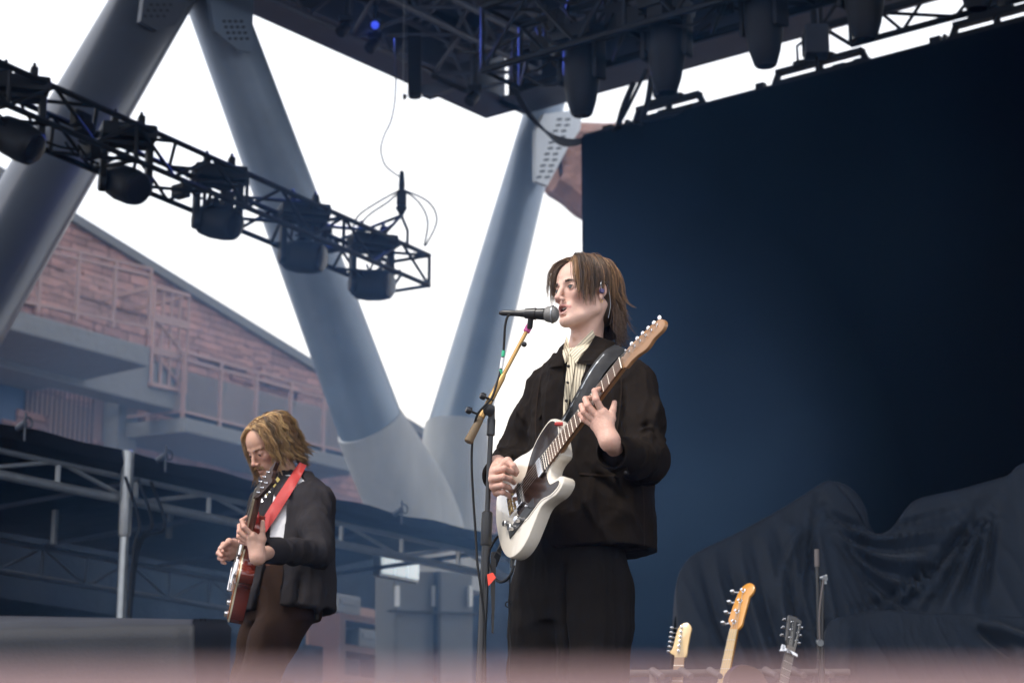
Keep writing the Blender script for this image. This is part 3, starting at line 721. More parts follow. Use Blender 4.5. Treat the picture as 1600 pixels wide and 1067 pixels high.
for i, (px, py, tl, yw, lab) in enumerate(WL):
    f = wash_light(tl, yw)
    # distance along the truss from the pixel column
    best = min((abs(800 + FPX * ((q1(0, t / 400) + q1(1, t / 400)).x / 2) / (((q1(0, t / 400) + q1(1, t / 400)) / 2 - CAM).dot(RF)) - px), t / 400) for t in range(401))[1]
    p = (q1(0, best) + q1(1, best)) / 2
    f.location = p + ZZ * .385; f.rotation_euler = (0, 0, math.atan2(dT.y, dT.x) - .75); f.scale = (1.12, 1.12, 1.12)
    f['label'] = lab
# boxes and cables inside the truss where lights are clamped
mb = MB(); rr = random.Random(9)
for k in range(60):
    t = rr.choice([.12, .20, .40, .46, .62, .66, .80, .84, .93]) + rr.uniform(-.02, .02); c = (q1(0, t) + q1(2, t)) / 2 + ZZ * rr.uniform(-.14, .1) + dT * rr.uniform(-.1, .1)
    if k % 3 == 0: mb.cbox(c, dT * rr.uniform(.03, .09), UU * rr.uniform(.03, .07), ZZ * rr.uniform(.03, .08), .008)
    else:
        e_ = c + dT * rr.uniform(-.5, .5) + ZZ * rr.uniform(-.08, .08); m_ = (c + e_) / 2 - ZZ * rr.uniform(.0, .12); mb.tube([Vector(x) for x in spline([c, m_, e_], 4)], .011, n=5)
mb.build('cable_loom', MT['cable_black'], tr1)

# overhead trusses -----------------------------------------------
VT = -6.0
pt = on_v(900, 92, VT); uT, _, zT = uvz(pt)
tr2, q2 = truss('overhead_truss', S(uT - .75, VT, zT + .28), S(uT + 9.5, VT, zT + .28), .5, .55, 22, .03, 'dark overhead truss carrying the beam lights above the video wall', rd=.017)
BL = [(908, 0, 'beam light closest to the slotted plate of the right-hand column'), (1043, 0, 'beam light above the left end of the video wall'), (1190, 0, 'beam light hanging over the middle slotted bar'),
      (1348, 0, 'beam light seen against the bright sky strip near the top'), (1527, 0, 'beam light cut off by the top edge near the upper right corner')]
for i, (px, _, lab) in enumerate(BL):
    f = beam_light()
    best = min((abs(800 + FPX * ((q2(0, t / 500) + q2(1, t / 500)).x / 2) / (((q2(0, t / 500) + q2(1, t / 500)) / 2 - CAM).dot(RF)) - px), t / 500) for t in range(501))[1]
    p = (q2(0, best) + q2(1, best)) / 2; f.location = p + ZZ * .30; f.rotation_euler = (.06, .04, math.atan2(UU.y, UU.x) + .25 * math.sin(i * 2.1)); f['label'] = lab
mb = MB(); rr = random.Random(4)
for k in range(120):
    t = rr.uniform(0, .9); c = (q2(0, t) + q2(2, t)) / 2 + ZZ * rr.uniform(-.26, .22) + VV * rr.uniform(-.2, .2)
    if k % 3 == 0: mb.cbox(c, UU * rr.uniform(.04, .14), VV * rr.uniform(.04, .1), ZZ * rr.uniform(.04, .12), .01)
    else: e_ = c + UU * rr.uniform(-.8, .8) + ZZ * rr.uniform(-.1, .1); mb.tube([Vector(x) for x in spline([c, (c + e_) / 2 - ZZ * rr.uniform(0, .2), e_], 4)], .014, n=5)
mb.build('cable_loom', MT['cable_black'], tr2)
tr3, q3 = truss('overhead_truss', S(uT + 1.0, VT + 2.4, zT + 1.0), S(uT + 11, VT + 2.4, zT + 1.0), .5, .55, 20, .03, 'second dark overhead truss just under the roof behind the beam lights', rd=.017)
# catwalk truss along the left side of the roof
a = on_z(790, 128, ZRF - .55); ua, va, za = uvz(a)
tr4, q4 = truss('catwalk_truss', S(ua, va, za + .3), S(ua, va - 9, za + .3), .9, .6, 14, .035, 'long grey truss hanging parallel to the left roof edge', mat='roof_steel', rd=.02)
a = on_z(800, 80, ZRF - .5); ua, va, za = uvz(a)
tr5, q5 = truss('catwalk_truss', S(ua, va, za + .25), S(ua, va - 8, za + .25), .7, .5, 14, .03, 'shorter grey truss beside the catwalk, deeper under the roof', mat='roof_steel', rd=.02)
# hanging speaker-like post, arm and small fixtures at the roof edge
p = at(648, 85, 21.5)
rt = empty('hanging_post', p, 'dark square post hanging from the left roof edge', 'post')
mb = MB(); top = at(648, -10, 21.5); bot = at(648, 150, 21.5); mb.cbox((top + bot) / 2, RX * .068, Vector((0, .07, 0)), (top - bot) / 2, .01); mb.lathe(bot, -ZZ, [(0, .067), (.02, .06), (.02, 0)], n=12); mb.build('shaft', MT['fixture_black'], rt)
mb = MB(); mb.prism([at(660, 150, 21.5), at(673, 134, 21.5), at(668, 152, 21.5)] if False else [at(659, 134, 21.5), at(712, 120, 21.5), at(716, 134, 21.5), at(672, 150, 21.5), at(659, 145, 21.5)], Vector((0, .12, 0))); mb.build('bracket', MT['roof_steel'], rt)
mb = MB(); mb.tube([at(633, 148, 21.4), at(632, 155, 21.4)], .02); mb.tube([at(675, 118, 21.4), at(728, 142, 21.4), at(748, 146, 21.4)], .028); mb.build('stay', MT['truss_black'], rt)
def knob_light(px, py, Y, lab, s=1.0):
    rt = empty('small_spotlight', at(px, py, Y), lab, 'spotlight', 'small spotlights along the left roof edge')
    c = at(px, py, Y); mb = MB(); mb.tube([c, c + ZZ * .55 * s], .022); mb.cbox(c + ZZ * .07 * s, RX * .07 * s, Vector((0, .05, 0)), ZZ * .03 * s, .01); mb.build('bracket', MT['truss_black'], rt)
    d = Vector((-.5, -.4, -.75)).normalized(); mb = MB(); mb.lathe(c - d * .03, d, [(0, .03), (.02, .05), (.12 * s, .06), (.14 * s, .055), (.14 * s, 0)], n=14); mb.build('lamp_can', MT['truss_black'], rt, smooth=True)
knob_light(742, 150, 21.2, 'small dark spotlight hanging on a thin arm beside the slotted-plate column')
knob_light(586, 68, 20.8, 'small dark spotlight on the roof edge by the blue lamp')
knob_light(541, 42, 20.5, 'small dark spotlight farthest toward the top left along the roof edge')
# blue lamp
c = at(592, 38, 20.6)
rt = empty('blue_lamp', c, 'small blue glowing lamp tucked under the left roof edge', 'lamp')
mb = MB(); mb.lathe(c, Vector((-.2, -1, -.5)), [(0, .05), (.05, .06), (.16, .065), (.16, .055)], n=20); mb.build('housing', MT['fixture_black'], rt, smooth=True)
mb = MB(); mb.lathe(c, Vector((-.2, -1, -.5)), [(.155, .045), (.17, .03), (.175, 0)], n=20); mb.build('lens', MT['lamp_blue'], rt, smooth=True)
ll = bpy.data.lights.new('blue_lamp_light', 'SPOT'); ll.energy = 110; ll.color = (.08, .14, 1.0); ll.shadow_soft_size = .02; ll.spot_size = math.radians(120); ll.spot_blend = .8
lo = bpy.data.objects.new('blue_lamp_light', ll); C.objects.link(lo); lo.parent = rt; lo.location = Vector((-.06, -.3, -.2)); lo.rotation_euler = Vector((0.2, 1, .5)).normalized().to_track_quat('Z', 'Y').to_euler()
# round reflector lamp left of the beam lights
c = at(846, 74, 18.2)
rt = empty('par_lamp', c, 'small round-faced lamp at the left end of the overhead truss', 'lamp')
d = Vector((-.35, -.9, -.2)).normalized(); mb = MB(); mb.lathe(c + d * -.2, d, [(0, .05), (.05, .08), (.25, .09), (.27, .085)], n=20); mb.build('can', MT['fixture_black'], rt, smooth=True)
mb = MB(); mb.lathe(c + d * .055, d, [(0, .08), (.012, .06), (.016, 0)], n=20); mb.build('reflector', MT['plate_paint'], rt, smooth=True)
mb = MB(); mb.tube([c - d * .1, c - d * .1 + ZZ * .4], .02); mb.build('stem', MT['truss_black'], rt)
# cables swooping from the truss to the screen corner
mb = MB()
for k in range(5):
    o_ = k * 3.0
    pts = [(806 - o_ * .4, 60, 18.2), (797 + o_ * .5, 110 + o_, 18.6), (806 + o_, 150 + o_ * .8, 19), (835 + o_, 192 + o_ * .6, 19.6), (880, 217 + o_ * .9, 20.2), (925, 214 + o_ * .4, 20.6), (975, 196, 20.2)]
    mb.tube([Vector(x) for x in spline([at(*p) for p in pts], 6)], .010, n=6)
o = mb.build('cable_bundle', MT['cable_black'], smooth=True); tag(o, 'thick bundle of black cables sagging across the slotted plate', 'cables')
mb = MB()
for k, pts in enumerate([[(965, 200), (975, 165), (990, 130)], [(958, 205), (975, 180), (1010, 110)], [(1000, 195), (1012, 160), (1018, 120)], [(1030, 175), (1045, 182), (1080, 165)], [(990, 190), (1030, 183), (1060, 176)]]):
    mb.tube([Vector(x) for x in spline([at(x, y, 19.3) for x, y in pts], 5)], .02 if k % 2 else .03, n=6)
o = mb.build('cable_drop', MT['cable_black'], smooth=True); tag(o, 'slack black cables dropping from the overhead truss to the screen corner', 'cables')
# motor and clamp lump hanging above the screen
rt = empty('hoist_motor', at(1278, 70, 18.4), 'dark hoist motor hanging between the third and fourth beam lights', 'hoist')
c = at(1275, 66, 17.6); mb = MB(); mb.cbox(c, RX * .10, Vector((0, .1, 0)), ZZ * .13, .03); mb.lathe(c - RX * .1, RX, [(0, .07), (.02, .09), (.18, .09), (.2, .07)], n=16); mb.build('motor_body', MT['roof_steel'], rt, smooth=True)
mb = MB(); mb.tube([c, c + ZZ * 1.5], .02); mb.tube([c - ZZ * .1, c - ZZ * .26], .015); mb.build('chain', MT['truss_black'], rt)

# ================================================================ side tent
UTT = 3.5
zt0 = uvz(on_u(190, 722, UTT))[2]
v0 = uvz(on_u(-330, 620, UTT))[1]; v1 = uvz(on_u(800, 880, UTT))[1]
ztop = (uvz(on_u(0, 692, UTT))[2] + uvz(on_u(740, 868, UTT))[2]) / 2
rt = empty('side_tent', S(2.5, (v0 + v1) / 2, 0), 'black flat-topped tent on an aluminium truss frame beyond the guitarist', 'tent')
# canopy with a sagging, bellied front valance
rows = []
nn = 60
for i in range(nn + 1):
    v = v0 + (v1 - v0) * i / nn; sag = .02 * math.sin(i * .9) + .03 * abs(math.sin(i * math.pi / 12))
    rows.append([S(UTT + .05, v, ztop + .01), S(UTT + .09, v, ztop + .07), S(UTT + .06, v, ztop + .15 + sag * .4), S(UTT - .2, v, ztop + .19 + sag * .5), S(UTT - 1.4, v, ztop + .20 + sag), S(UTT - 2.75, v, ztop + .10)])
mb = MB(); mb.grid(rows, ZZ * -.012); mb.build('canopy', MT['canopy_black'], rt, smooth=True)
v2 = uvz(on_u(505, 900, UTT - 2.85))[1]
mb = MB(); mb.box(S(UTT - 2.85, (v0 + v2) / 2, 1.26), VV * (v2 - v0) / 2, UU * .02, ZZ * 1.26); mb.build('added_curtain', MT['canopy_black'], rt)  # black sheet added so the tent interior stays dark
vs2 = -22; mb = MB()
rows = []
for i in range(161):
    v = -16 + 36 * i / 160; w_ = .05 * math.sin(i * 1.3) + .03 * math.sin(i * .37); rows.append([S(-5.2 + w_, v, 0), S(-5.2 + w_ * .7, v, 5.5)])
mb.grid(rows, UU * -.01); o = mb.build('added_drape', MT['canopy_black'], smooth=True); tag(o, 'long black drape added behind the tent to keep the view under its roof dark', 'drape')  # added backing, covers the lower wall so the view under the tent is dark
def flat_truss(u, z, hh, va_, vb_, seg, r, mat='tube_steel'):
    for zz in (z, z - hh):
        mb = MB(); mb.tube([S(u, va_, zz), S(u, vb_, zz)], r, n=10); mb.build('truss_chord', MT[mat], rt, smooth=True)
    mb = MB()
    for k in range(seg + 1):
        v = va_ + (vb_ - va_) * k / seg; mb.tube([S(u, v, z), S(u, v, z - hh)], r * .6, n=6)
        if k < seg:
            v2 = va_ + (vb_ - va_) * (k + 1) / seg; s = (z, z - hh) if k % 2 else (z - hh, z); mb.tube([S(u, v, s[0]), S(u, v2, s[1])], r * .5, n=6)
    mb.build('truss_lattice', MT[mat], rt)
flat_truss(UTT, ztop, .17, v0, v1, 10, .032)
flat_truss(UTT - 2.6, ztop - .02, .25, v0, v1 - .5, 14, .022, 'roof_steel')
for k in range(6):
    v = v0 + (v1 - v0) * (k + .35) / 5.6
    mb = MB(); mb.tube([S(UTT, v, ztop + .02), S(UTT - 2.6, v, ztop)], .02, n=8); mb.build('rafter', MT['roof_steel'], rt, smooth=True)
    mb = MB(); c = S(UTT + .14, v, ztop + .17); mb.tube([S(UTT - .15, v, ztop + .06), c], .024, n=10)
    ring = [c + UU * .03 + (VV * math.cos(t) + ZZ * math.sin(t)) * .036 for t in np.linspace(0, 6.2, 14)]; mb.tube(ring, .007, n=5); mb.tube([c + ZZ * .07, c - ZZ * .12], .009, n=5); mb.build('eye_bolt', MT['roof_steel'], rt, smooth=True)
for (px, py0) in ((190, 722), (797, 874)):
    p = on_u(px, py0, UTT + .02); u_, v_, _z = uvz(p); top = S(UTT + .08, v_, ztop + .1); bt = S(UTT + .08, v_, 0)
    mb = MB(); mb.tube([top, bt], .032, n=16); ps = mb.build('post', MT['tube_steel'], rt, smooth=True)
    mb = MB(); mb.lathe(top - ZZ * .55, ZZ, [(0, .034), (.02, .045), (.5, .045), (.6, .043), (.61, .03)], n=16); mb.build('post_sleeve', MT['tube_steel'], ps, smooth=True)
    mb = MB(); cc = top - ZZ * .35
    for k in range(3): mb.tube([Vector(x) for x in spline([cc + UU * .09 + ZZ * .2 + VV * (.12 * k - .1), cc + UU * .09 + VV * (.05 + .12 * k) - ZZ * .1, cc + UU * .1 - ZZ * .3 + VV * (.02 * k), cc + UU * .07 - ZZ * (.9 + .2 * k)], 5)], .013, n=5)
    mb.build('tied_cable', MT['cable_black'], ps, smooth=True)
for px, py in ((265, 815), (85, 823)):
    p = on_u(px, py, UTT - 1.3); mb = MB(); mb.cbox(p, VV * .02, UU * .02, ZZ * .13, .008); mb.build('hanging_bracket', MT['tube_steel'], rt)
# white strip lamp under the canopy
p = on_u(626, 877, 2.2)
rt = empty('strip_lamp', p, 'small white three-pane lamp hanging under the tent roof right of the guitarist', 'lamp')
a = on_u(596, 864, 2.2); b = on_u(655, 878, 2.2); a.z = b.z = (a.z + b.z) / 2
mb = MB(); mb.cbox((a + b) / 2 - ZZ * .09 - UU * .05, (b - a) / 2 * 1.04, UU * .04, ZZ * .10, .01); mb.build('housing', MT['tube_steel'], rt)
for k in range(3):
    c = a + (b - a) * ((k + .5) / 3); mb = MB(); mb.cbox(c - ZZ * .09, (b - a) / 7.2, UU * .015, ZZ * .075, .01); mb.build('pane', MT['lamp_white'], rt)
mb = MB(); mb.tube([a, S(2.2, uvz(a)[1], ztop + .2)], .01); mb.tube([b, S(2.2, uvz(b)[1], ztop + .2)], .01); mb.build('hanger', MT['cable_black'], rt)
# red shelving and crates seen under the tent
rt = empty('tool_shelf', on_u(560, 1000, -3), 'red-brown wooden shelf unit standing beyond the tent behind the guitarist', 'shelf')
mb = MB(); k0 = on_u(520, 962, -3); k1 = on_u(582, 975, -3); vm = (uvz(k0)[1] + uvz(k1)[1]) / 2; hw = (uvz(k1)[1] - uvz(k0)[1]) / 2 + .1; zt_ = uvz(k0)[2]
for s in (-1, 1): mb.box(S(-3, vm + s * hw, zt_ / 2), VV * .05, UU * .25, ZZ * zt_ / 2)
mb.build('side_panel', MT['shelf_red'], rt)
for k in range(5): mb = MB(); mb.box(S(-3, vm, zt_ - .03 - .36 * k), VV * hw * .97, UU * .24, ZZ * .04); mb.build('shelf', MT['shelf_red'], rt)
for i, (px, py, lab) in enumerate(((533, 968, 'pale crate standing on the top board of the red shelf'), (566, 992, 'pale crate pushed into the red shelf below the top board'))):
    p = on_u(px, py, -2.9); zz = zt_ - .03 - .36 * (i) + .04; v_ = uvz(p)[1]; mb = MB(); mb.cbox(S(-2.95, v_, zz + .11), VV * .2, UU * .18, ZZ * .11, .02); mb.box(S(-2.76, v_, zz + .13), VV * .15, UU * .006, ZZ * .03)
    o = mb.build('crate', MT['crate_grey']); tag(o, lab, 'crate', 'crates on the red shelf')
# timber frame wall piece behind
rt = empty('timber_frame', on_u(500, 960, -4), 'pale timber uprights behind the guitarist under the tent', 'frame')
for px in (492, 506, 520, 604):
    p = on_u(px, 955, -4); u_, v_, z_ = uvz(p); mb = MB(); mb.box(S(-4, v_, z_ / 2), VV * .08, UU * .06, ZZ * z_ / 2); mb.build('upright', MT['wood_planks'], rt)
mb = MB(); p = on_u(540, 950, -4); mb.box(S(-4.07, uvz(p)[1], uvz(p)[2]), VV * 1.6, UU * .01, ZZ * .06); mb.build('rail', MT['wood_planks'], rt)
# ================================================================ people: materials
def skin_mat(name, rough=.48):
    m = M(name, (.5, .33, .27), rough, attr='Col', var=(90, .10, (.40, .20, .15)), bump=(260, .0010), spec=.4)
    b = m.node_tree.nodes['Principled BSDF']; b.inputs['Subsurface Weight'].default_value = .12; b.inputs['Subsurface Radius'].default_value = (.012, .005, .003); b.inputs['Subsurface Scale'].default_value = .5
    return m
skin_mat('skin')

M('hair', (.2, .1, .05), .42, attr='Col', spec=.5, sheen=.1)
M('eye_white', (.45, .42, .40), .3); M('iris', (.035, .04, .04), .15); M('teeth', (.7, .68, .62), .3)
M('jacket_black', (.0092, .0060, .0045), .85, var=(5, .6, (.014, .0095, .0075)), bump=(420, .0012), sheen=0.0, spec=.12)
M('jacket_dark', (.022, .0195, .022), .85, var=(6, .6, (.034, .030, .033)), bump=(380, .0012), sheen=0.0, spec=.12)
M('trouser_black', (.0075, .006, .006), .85, var=(5, .6, (.012, .0095, .009)), bump=(420, .001), sheen=0.0, spec=.12)
M('trouser_brown', (.021, .0105, .0068), .85, var=(5, .6, (.032, .017, .012)), bump=(420, .001), sheen=0.0, spec=.12)
M('tee_white', (.72, .72, .74), .8, bump=(200, .001)); M('leather_black', (.014, .014, .016), .72, var=(30, .4, (.03, .03, .034)), bump=(200, .0006))
M('leather_brown', (.12, .04, .025), .45); M('strap_red', (.42, .035, .03), .6, var=(40, .4, (.30, .02, .02)))
M('shoe_black', (.02, .02, .02), .4); M('button_dark', (.02, .016, .014), .3); M('chrome', (.72, .72, .74), .16, 1.0); M('gold_metal', (.75, .52, .2), .28, 1.0)
M('plastic_black', (.015, .015, .017), .35)
def shirt_mat():
    m = M('shirt_striped', (.62, .54, .40), .85); n = m.node_tree.nodes; l = m.node_tree.links; b = n['Principled BSDF']
    uv = n.new('ShaderNodeUVMap'); uv.uv_map = 'UV'; sx = n.new('ShaderNodeSeparateXYZ'); l.new(uv.outputs[0], sx.inputs[0])
    mu = n.new('ShaderNodeMath'); mu.operation = 'MULTIPLY'; mu.inputs[1].default_value = 1 / .0105; l.new(sx.outputs[0], mu.inputs[0])
    fr = n.new('ShaderNodeMath'); fr.operation = 'FRACT'; l.new(mu.outputs[0], fr.inputs[0])
    gt = n.new('ShaderNodeMath'); gt.operation = 'GREATER_THAN'; gt.inputs[1].default_value = .78; l.new(fr.outputs[0], gt.inputs[0])
    x = n.new('ShaderNodeMix'); x.data_type = 'RGBA'; x.inputs[6].default_value = (.66, .585, .44, 1); x.inputs[7].default_value = (.16, .12, .09, 1); l.new(gt.outputs[0], x.inputs[0]); l.new(x.outputs[2], b.inputs['Base Color'])
shirt_mat()

# ================================================================ heads
def head_frame(org, yaw, pitch, roll=0.0, sc=1.0):
    f = Vector((-math.sin(yaw), -math.cos(yaw), 0)); L = Vector((math.cos(yaw), -math.sin(yaw), 0)); z = Vector((0, 0, 1))
    f2 = f * math.cos(pitch) - z * math.sin(pitch); z2 = z * math.cos(pitch) + f * math.sin(pitch)
    L2 = L * math.cos(roll) + z2 * math.sin(roll); z3 = z2 * math.cos(roll) - L * math.sin(roll)
    R = np.array([tuple(L2), tuple(f2), tuple(z3)]) * sc; o = np.array(tuple(org))
    return R, o      # world = o + local @ R
def to_w(fr, p): return np.asarray(p, float) @ fr[0] + fr[1]
def to_l(fr, p): return (np.asarray(p, float) - fr[1]) @ fr[0].T / (fr[0][0] @ fr[0][0])
def build_head(fr, parent, neck_w, mouth_open=1.0, lids=0.0, gaunt=0.0, tone=(.56, .37, .30), stubble=0.0, gaze=(0, 0)):
    s = SDF(); nk = to_l(fr, neck_w)
    s.ell((0, -.012, .032), (.073, .094, .082), k=.02).ell((0, .034, .036), (.058, .053, .052), k=.03)
    s.ell((0, .036, -.028), (.053, .050, .058), k=.03)
    for x in (-1, 1):
        s.ell((x * .041, .052, -.020), (.019, .024, .016), k=.022)
        s.rc((x * .056, -.004, -.040), (x * .054, .006, -.062), .014, .013, k=.025)
        s.rc((x * .054, .006, -.064), (x * .016, .072, -.101), .013, .011, k=.022)
        s.ell((x * .0, .078, -.102), (.017, .013, .013), k=.014)
        s.rc((x * .012, .087, .019), (x * .043, .073, .021), .0075, .006, k=.012)
    s.ell((0, .032, -.078), (.042, .052, .030), k=.03)
    s.ell((0, .073, -.064), (.026, .021, .021), k=.016)
    for x in (-1, 1):
        s.ell((x * .030, .100, .000), (.019, .017, .0125), k=.012, op='-')
        s.ell((x * .056, .066, -.055), (.014, .012, .020), k=.022, op='-') if gaunt else None
        s.ell((x * .0305, .0735, .0), (.0155, .0150, .0142), k=.003)
        s.ell((x * .0305, .096, -.0012 - .003 * lids), (.0128, .016, .0056 - .0038 * lids), k=.0012, op='-')
    s.rc((0, .088, .012), (0, .1085, -.030), .0065, .0085, k=.010).ell((0, .1105, -.0335), (.0095, .0095, .0085), k=.006)
    for x in (-1, 1):
        s.ell((x * .0115, .1005, -.0385), (.0065, .0095, .0065), k=.006); s.ell((x * .0062, .1055, -.0445), (.0032, .005, .003), k=.002, op='-')
    up = [(-.023, .082, -.064), (-.013, .092, -.0595), (-.004, .0965, -.0565), (0, .0965, -.0575), (.004, .0965, -.0565), (.013, .092, -.0595), (.023, .082, -.064)]
    lo_ = [(-.022, .081, -.066), (-.012, .0885, -.0735 - .003 * mouth_open), (0, .0925, -.077 - .004 * mouth_open), (.012, .0885, -.0735 - .003 * mouth_open), (.022, .081, -.066)]
    s.chain(up, [.002, .0038, .0042, .0038, .0042, .0038, .002], k=.004); s.chain(lo_, [.002, .0042, .0048, .0042, .002], k=.004)
    s.ell((0, .096, -.0665 - .0015 * mouth_open), (.0165, .024, .0018 + .0062 * mouth_open), k=.002, op='-')
    s.ell((0, .092, -.0895), (.014, .006, .003), k=.006, op='-')
    for x in (-1, 1):
        s.ell((x * .077, -.006, -.006), (.006, .016, .022), R=[(1, 0, 0), (0, .97, .25), (0, -.25, .97)], k=.006)
        s.ell((x * .0765, .002, -.030), (.005, .008, .010), k=.006)
        s.ell((x * .084, -.004, -.006), (.006, .0095, .0145), k=.003, op='-'); s.ell((x * .0835, .004, -.014), (.007, .006, .007), k=.003, op='-')
    up_n = np.array([0, -.022, -.045]); s.rc(up_n, nk, .046, .051, k=.025)
    for x in (-1, 1): s.rc((x * .055, -.025, -.045), (nk[0] * .9 + x * .018, nk[1] + .040, nk[2]), .012, .013, k=.018)
    s.ell(up_n * .45 + nk * .55 + np.array([0, .047, 0]), (.010, .012, .012), k=.012)
    V, F = s.mesh(.0019); V = relax(V, F, 1, .3)
    c = np.tile(np.array(tone), (len(V), 1)); X, Y, Z = V.T
    def blob(cx, cy, cz, r): return np.exp(-(((X - cx) ** 2 + (Y - cy) ** 2 + (Z - cz) ** 2) / r ** 2))
    def mixc(m, col):
        nonlocal c
        m = np.clip(m, 0, 1)[:, None]; c = c * (1 - m) + np.array(col) * m
    for x in (-1, 1): mixc(.5 * blob(x * .045, .06, -.03, .03), (.60, .27, .22)); mixc(.45 * blob(x * .03, .09, -.010, .014), (.36, .20, .17)); mixc(.45 * blob(x * .027, .085, .008, .010), (.33, .18, .15)); mixc(.5 * blob(x * .08, -.005, -.01, .022), (.60, .30, .25))  # flushed cheeks and ears; eye-socket shadow put into the skin colour
    mixc(.5 * blob(0, .112, -.034, .014), (.60, .27, .22))
    d = np.min([np.linalg.norm(V - np.array(p), axis=1) for p in up + lo_ + [(-.018, .087, -.062), (.018, .087, -.062), (-.008, .0945, -.058), (.008, .0945, -.058), (-.017, .085, -.070), (.017, .085, -.070), (-.006, .091, -.077), (.006, .091, -.077)]], 0)
    mixc((.0075 - d) / .003, (.46, .19, .17))
    mixc(((np.abs(X) < .019) & (Y > .06) & (Y < .0885) & (np.abs(Z + .068) < .0075)).astype(float), (.10, .03, .03))
    if stubble:
        mixc(stubble * np.clip((-.045 - Z) / .02, 0, 1) * np.clip((Y - .0) / .03, 0, 1) * (d > .006), (.33, .21, .15))
    mixc(.25 * (vnoise(V * 60) * .5 + .5) * .6, (.58, .30, .24))
    hd = link('head', to_w(fr, V), F[:, ::-1] if np.linalg.det(fr[0]) < 0 else F, MT['skin'], parent, smooth=True, cols=c)
    for x in (-1, 1):
        ce = np.array((x * .0305, .0745, -.0005)); g = Vector((gaze[0], 1, gaze[1])).normalized()
        mb = MB(); mb.lathe(Vector(ce) - g * .0125, g, [(.0125 - .0125 * math.cos(t), .0125 * math.sin(t)) for t in np.linspace(0.05, 3.09, 12)], n=20)
        for i in range(len(mb.v)): mb.v[i] = Vector(to_w(fr, mb.v[i]))
        e = mb.build('eyeball', MT['eye_white'], hd, smooth=True)
        mb = MB(); mb.lathe(Vector(ce) + g * .0112, g, [(0, .0072), (.0012, .0068), (.0022, .0035), (.0025, 0)], n=16)
        for i in range(len(mb.v)): mb.v[i] = Vector(to_w(fr, mb.v[i]))
        mb.build('iris', MT['iris'], e if False else hd, smooth=True)
    if mouth_open > .3:
        mb = MB(); mb.tube([to_w(fr, p) for p in ((-.014, .076, -.062), (-.007, .083, -.0615), (0, .085, -.0615), (.007, .083, -.0615), (.014, .076, -.062))], [.002, .0028, .003, .0028, .002], n=8); mb.build('teeth', MT['teeth'], hd, smooth=True)
    return hd, bvh_of(to_w(fr, V), F)

HC = np.array((0, -.012, .030)); HR = np.array((.0755, .0985, .0865))
def hair_strand(rng, root, d, length, lift, grav, layer, wav=0.0, flick=0.0, step=.006, neckc=None, drop=0.35):
    p = np.array(root, float); d = np.array(d, float); pts = [p.copy()]; n = int(length / step); ph = rng.uniform(0, 6.28); out = np.array((0, 0, 0.))
    for i in range(n):
        t = i / max(n, 1)
        g = grav * (0.25 + t * 1.6)
        dd = d * 1.0 + np.array((0, 0, -1.0)) * g
        if t < .18: dd = dd + np.array((0, 0, 1.0)) * lift
        q = (p - HC); nrm = q / (HR * HR); nrm = nrm / np.linalg.norm(nrm)
        if flick and t > .62:
            hz = np.array((q[0], q[1], 0)); hz /= np.linalg.norm(hz) + 1e-6; dd = dd + hz * flick * (t - .62) * 3 + np.array((0, 0, 1)) * flick * .45 * (t - .62) * 3
        if wav: dd = dd + np.array((math.sin(ph + i * .55), math.cos(ph * 1.7 + i * .5), 0)) * wav * (t ** .7)
        dd /= np.linalg.norm(dd); d = d * .55 + dd * .45; d /= np.linalg.norm(d); p = p + d * step
        k = np.sqrt((((p - HC) / (HR + layer)) ** 2).sum())
        if k < 1: p = HC + (p - HC) / k
        # keep off the jaw and neck
        if p[2] < -.01:
            r = math.hypot(p[0], p[1] + .02); m = .064 + layer * .6
            if r < m: p[0] *= m / max(r, 1e-4); p[1] = (p[1] + .02) * m / max(r, 1e-4) - .02
        pts.append(p.copy())
    return pts
def hair_mesh(fr, locks, parent, rad, rng, name='hair'):
    """locks: list of (points, colour, number of strands, spread)"""
    vs = []; fs = []; cs = []; b = 0
    for pts, col, ns, spread, ra in locks:
        P = np.array(pts); k = len(P)
        for s_ in range(ns):
            o1 = rng.normal(0, 1, 3) * spread; o2 = rng.normal(0, 1, 3) * spread * .5; t = np.linspace(0, 1, k)[:, None]
            w = np.sin(np.pi * np.clip(t * 1.05, 0, 1)) * .9 + .15
            cut = rng.randint(max(2, int(k * .80)), k + 1); Q = (P + o1 * w + o2 * t)[:cut]; kk = len(Q)
            T = np.gradient(Q, axis=0); T /= np.linalg.norm(T, axis=1)[:, None] + 1e-9
            A = np.cross(T, Q - HC); A /= np.linalg.norm(A, axis=1)[:, None] + 1e-9; B = np.cross(T, A)
            r = ra * rad * rng.uniform(.7, 1.3) * (1 - .82 * np.linspace(0, 1, kk) ** 2.2)[:, None]
            rings = np.stack([Q + A * r * 1.5, Q - A * r * .75 + B * r * .9, Q - A * r * .75 - B * r * .9], 1).reshape(-1, 3)
            vs.append(rings); c = np.array(col) * rng.uniform(.72, 1.3) * np.array((1, rng.uniform(.95, 1.05), rng.uniform(.9, 1.1))); shade = (1 - .25 * np.linspace(0, 1, kk))[:, None]
            cs.append(np.repeat(c[None] * shade, 3, 0))
            i = np.arange(kk - 1)[:, None] * 3 + b
            for j in range(3): fs.append(np.concatenate([i + j, i + (j + 1) % 3, i + 3 + (j + 1) % 3, i + 3 + j], 1))
            b += kk * 3
    V = np.concatenate(vs); return link(name, to_w(fr, V), np.concatenate(fs), MT['hair'], parent, smooth=True, cols=np.clip(np.concatenate(cs), 0, 1))
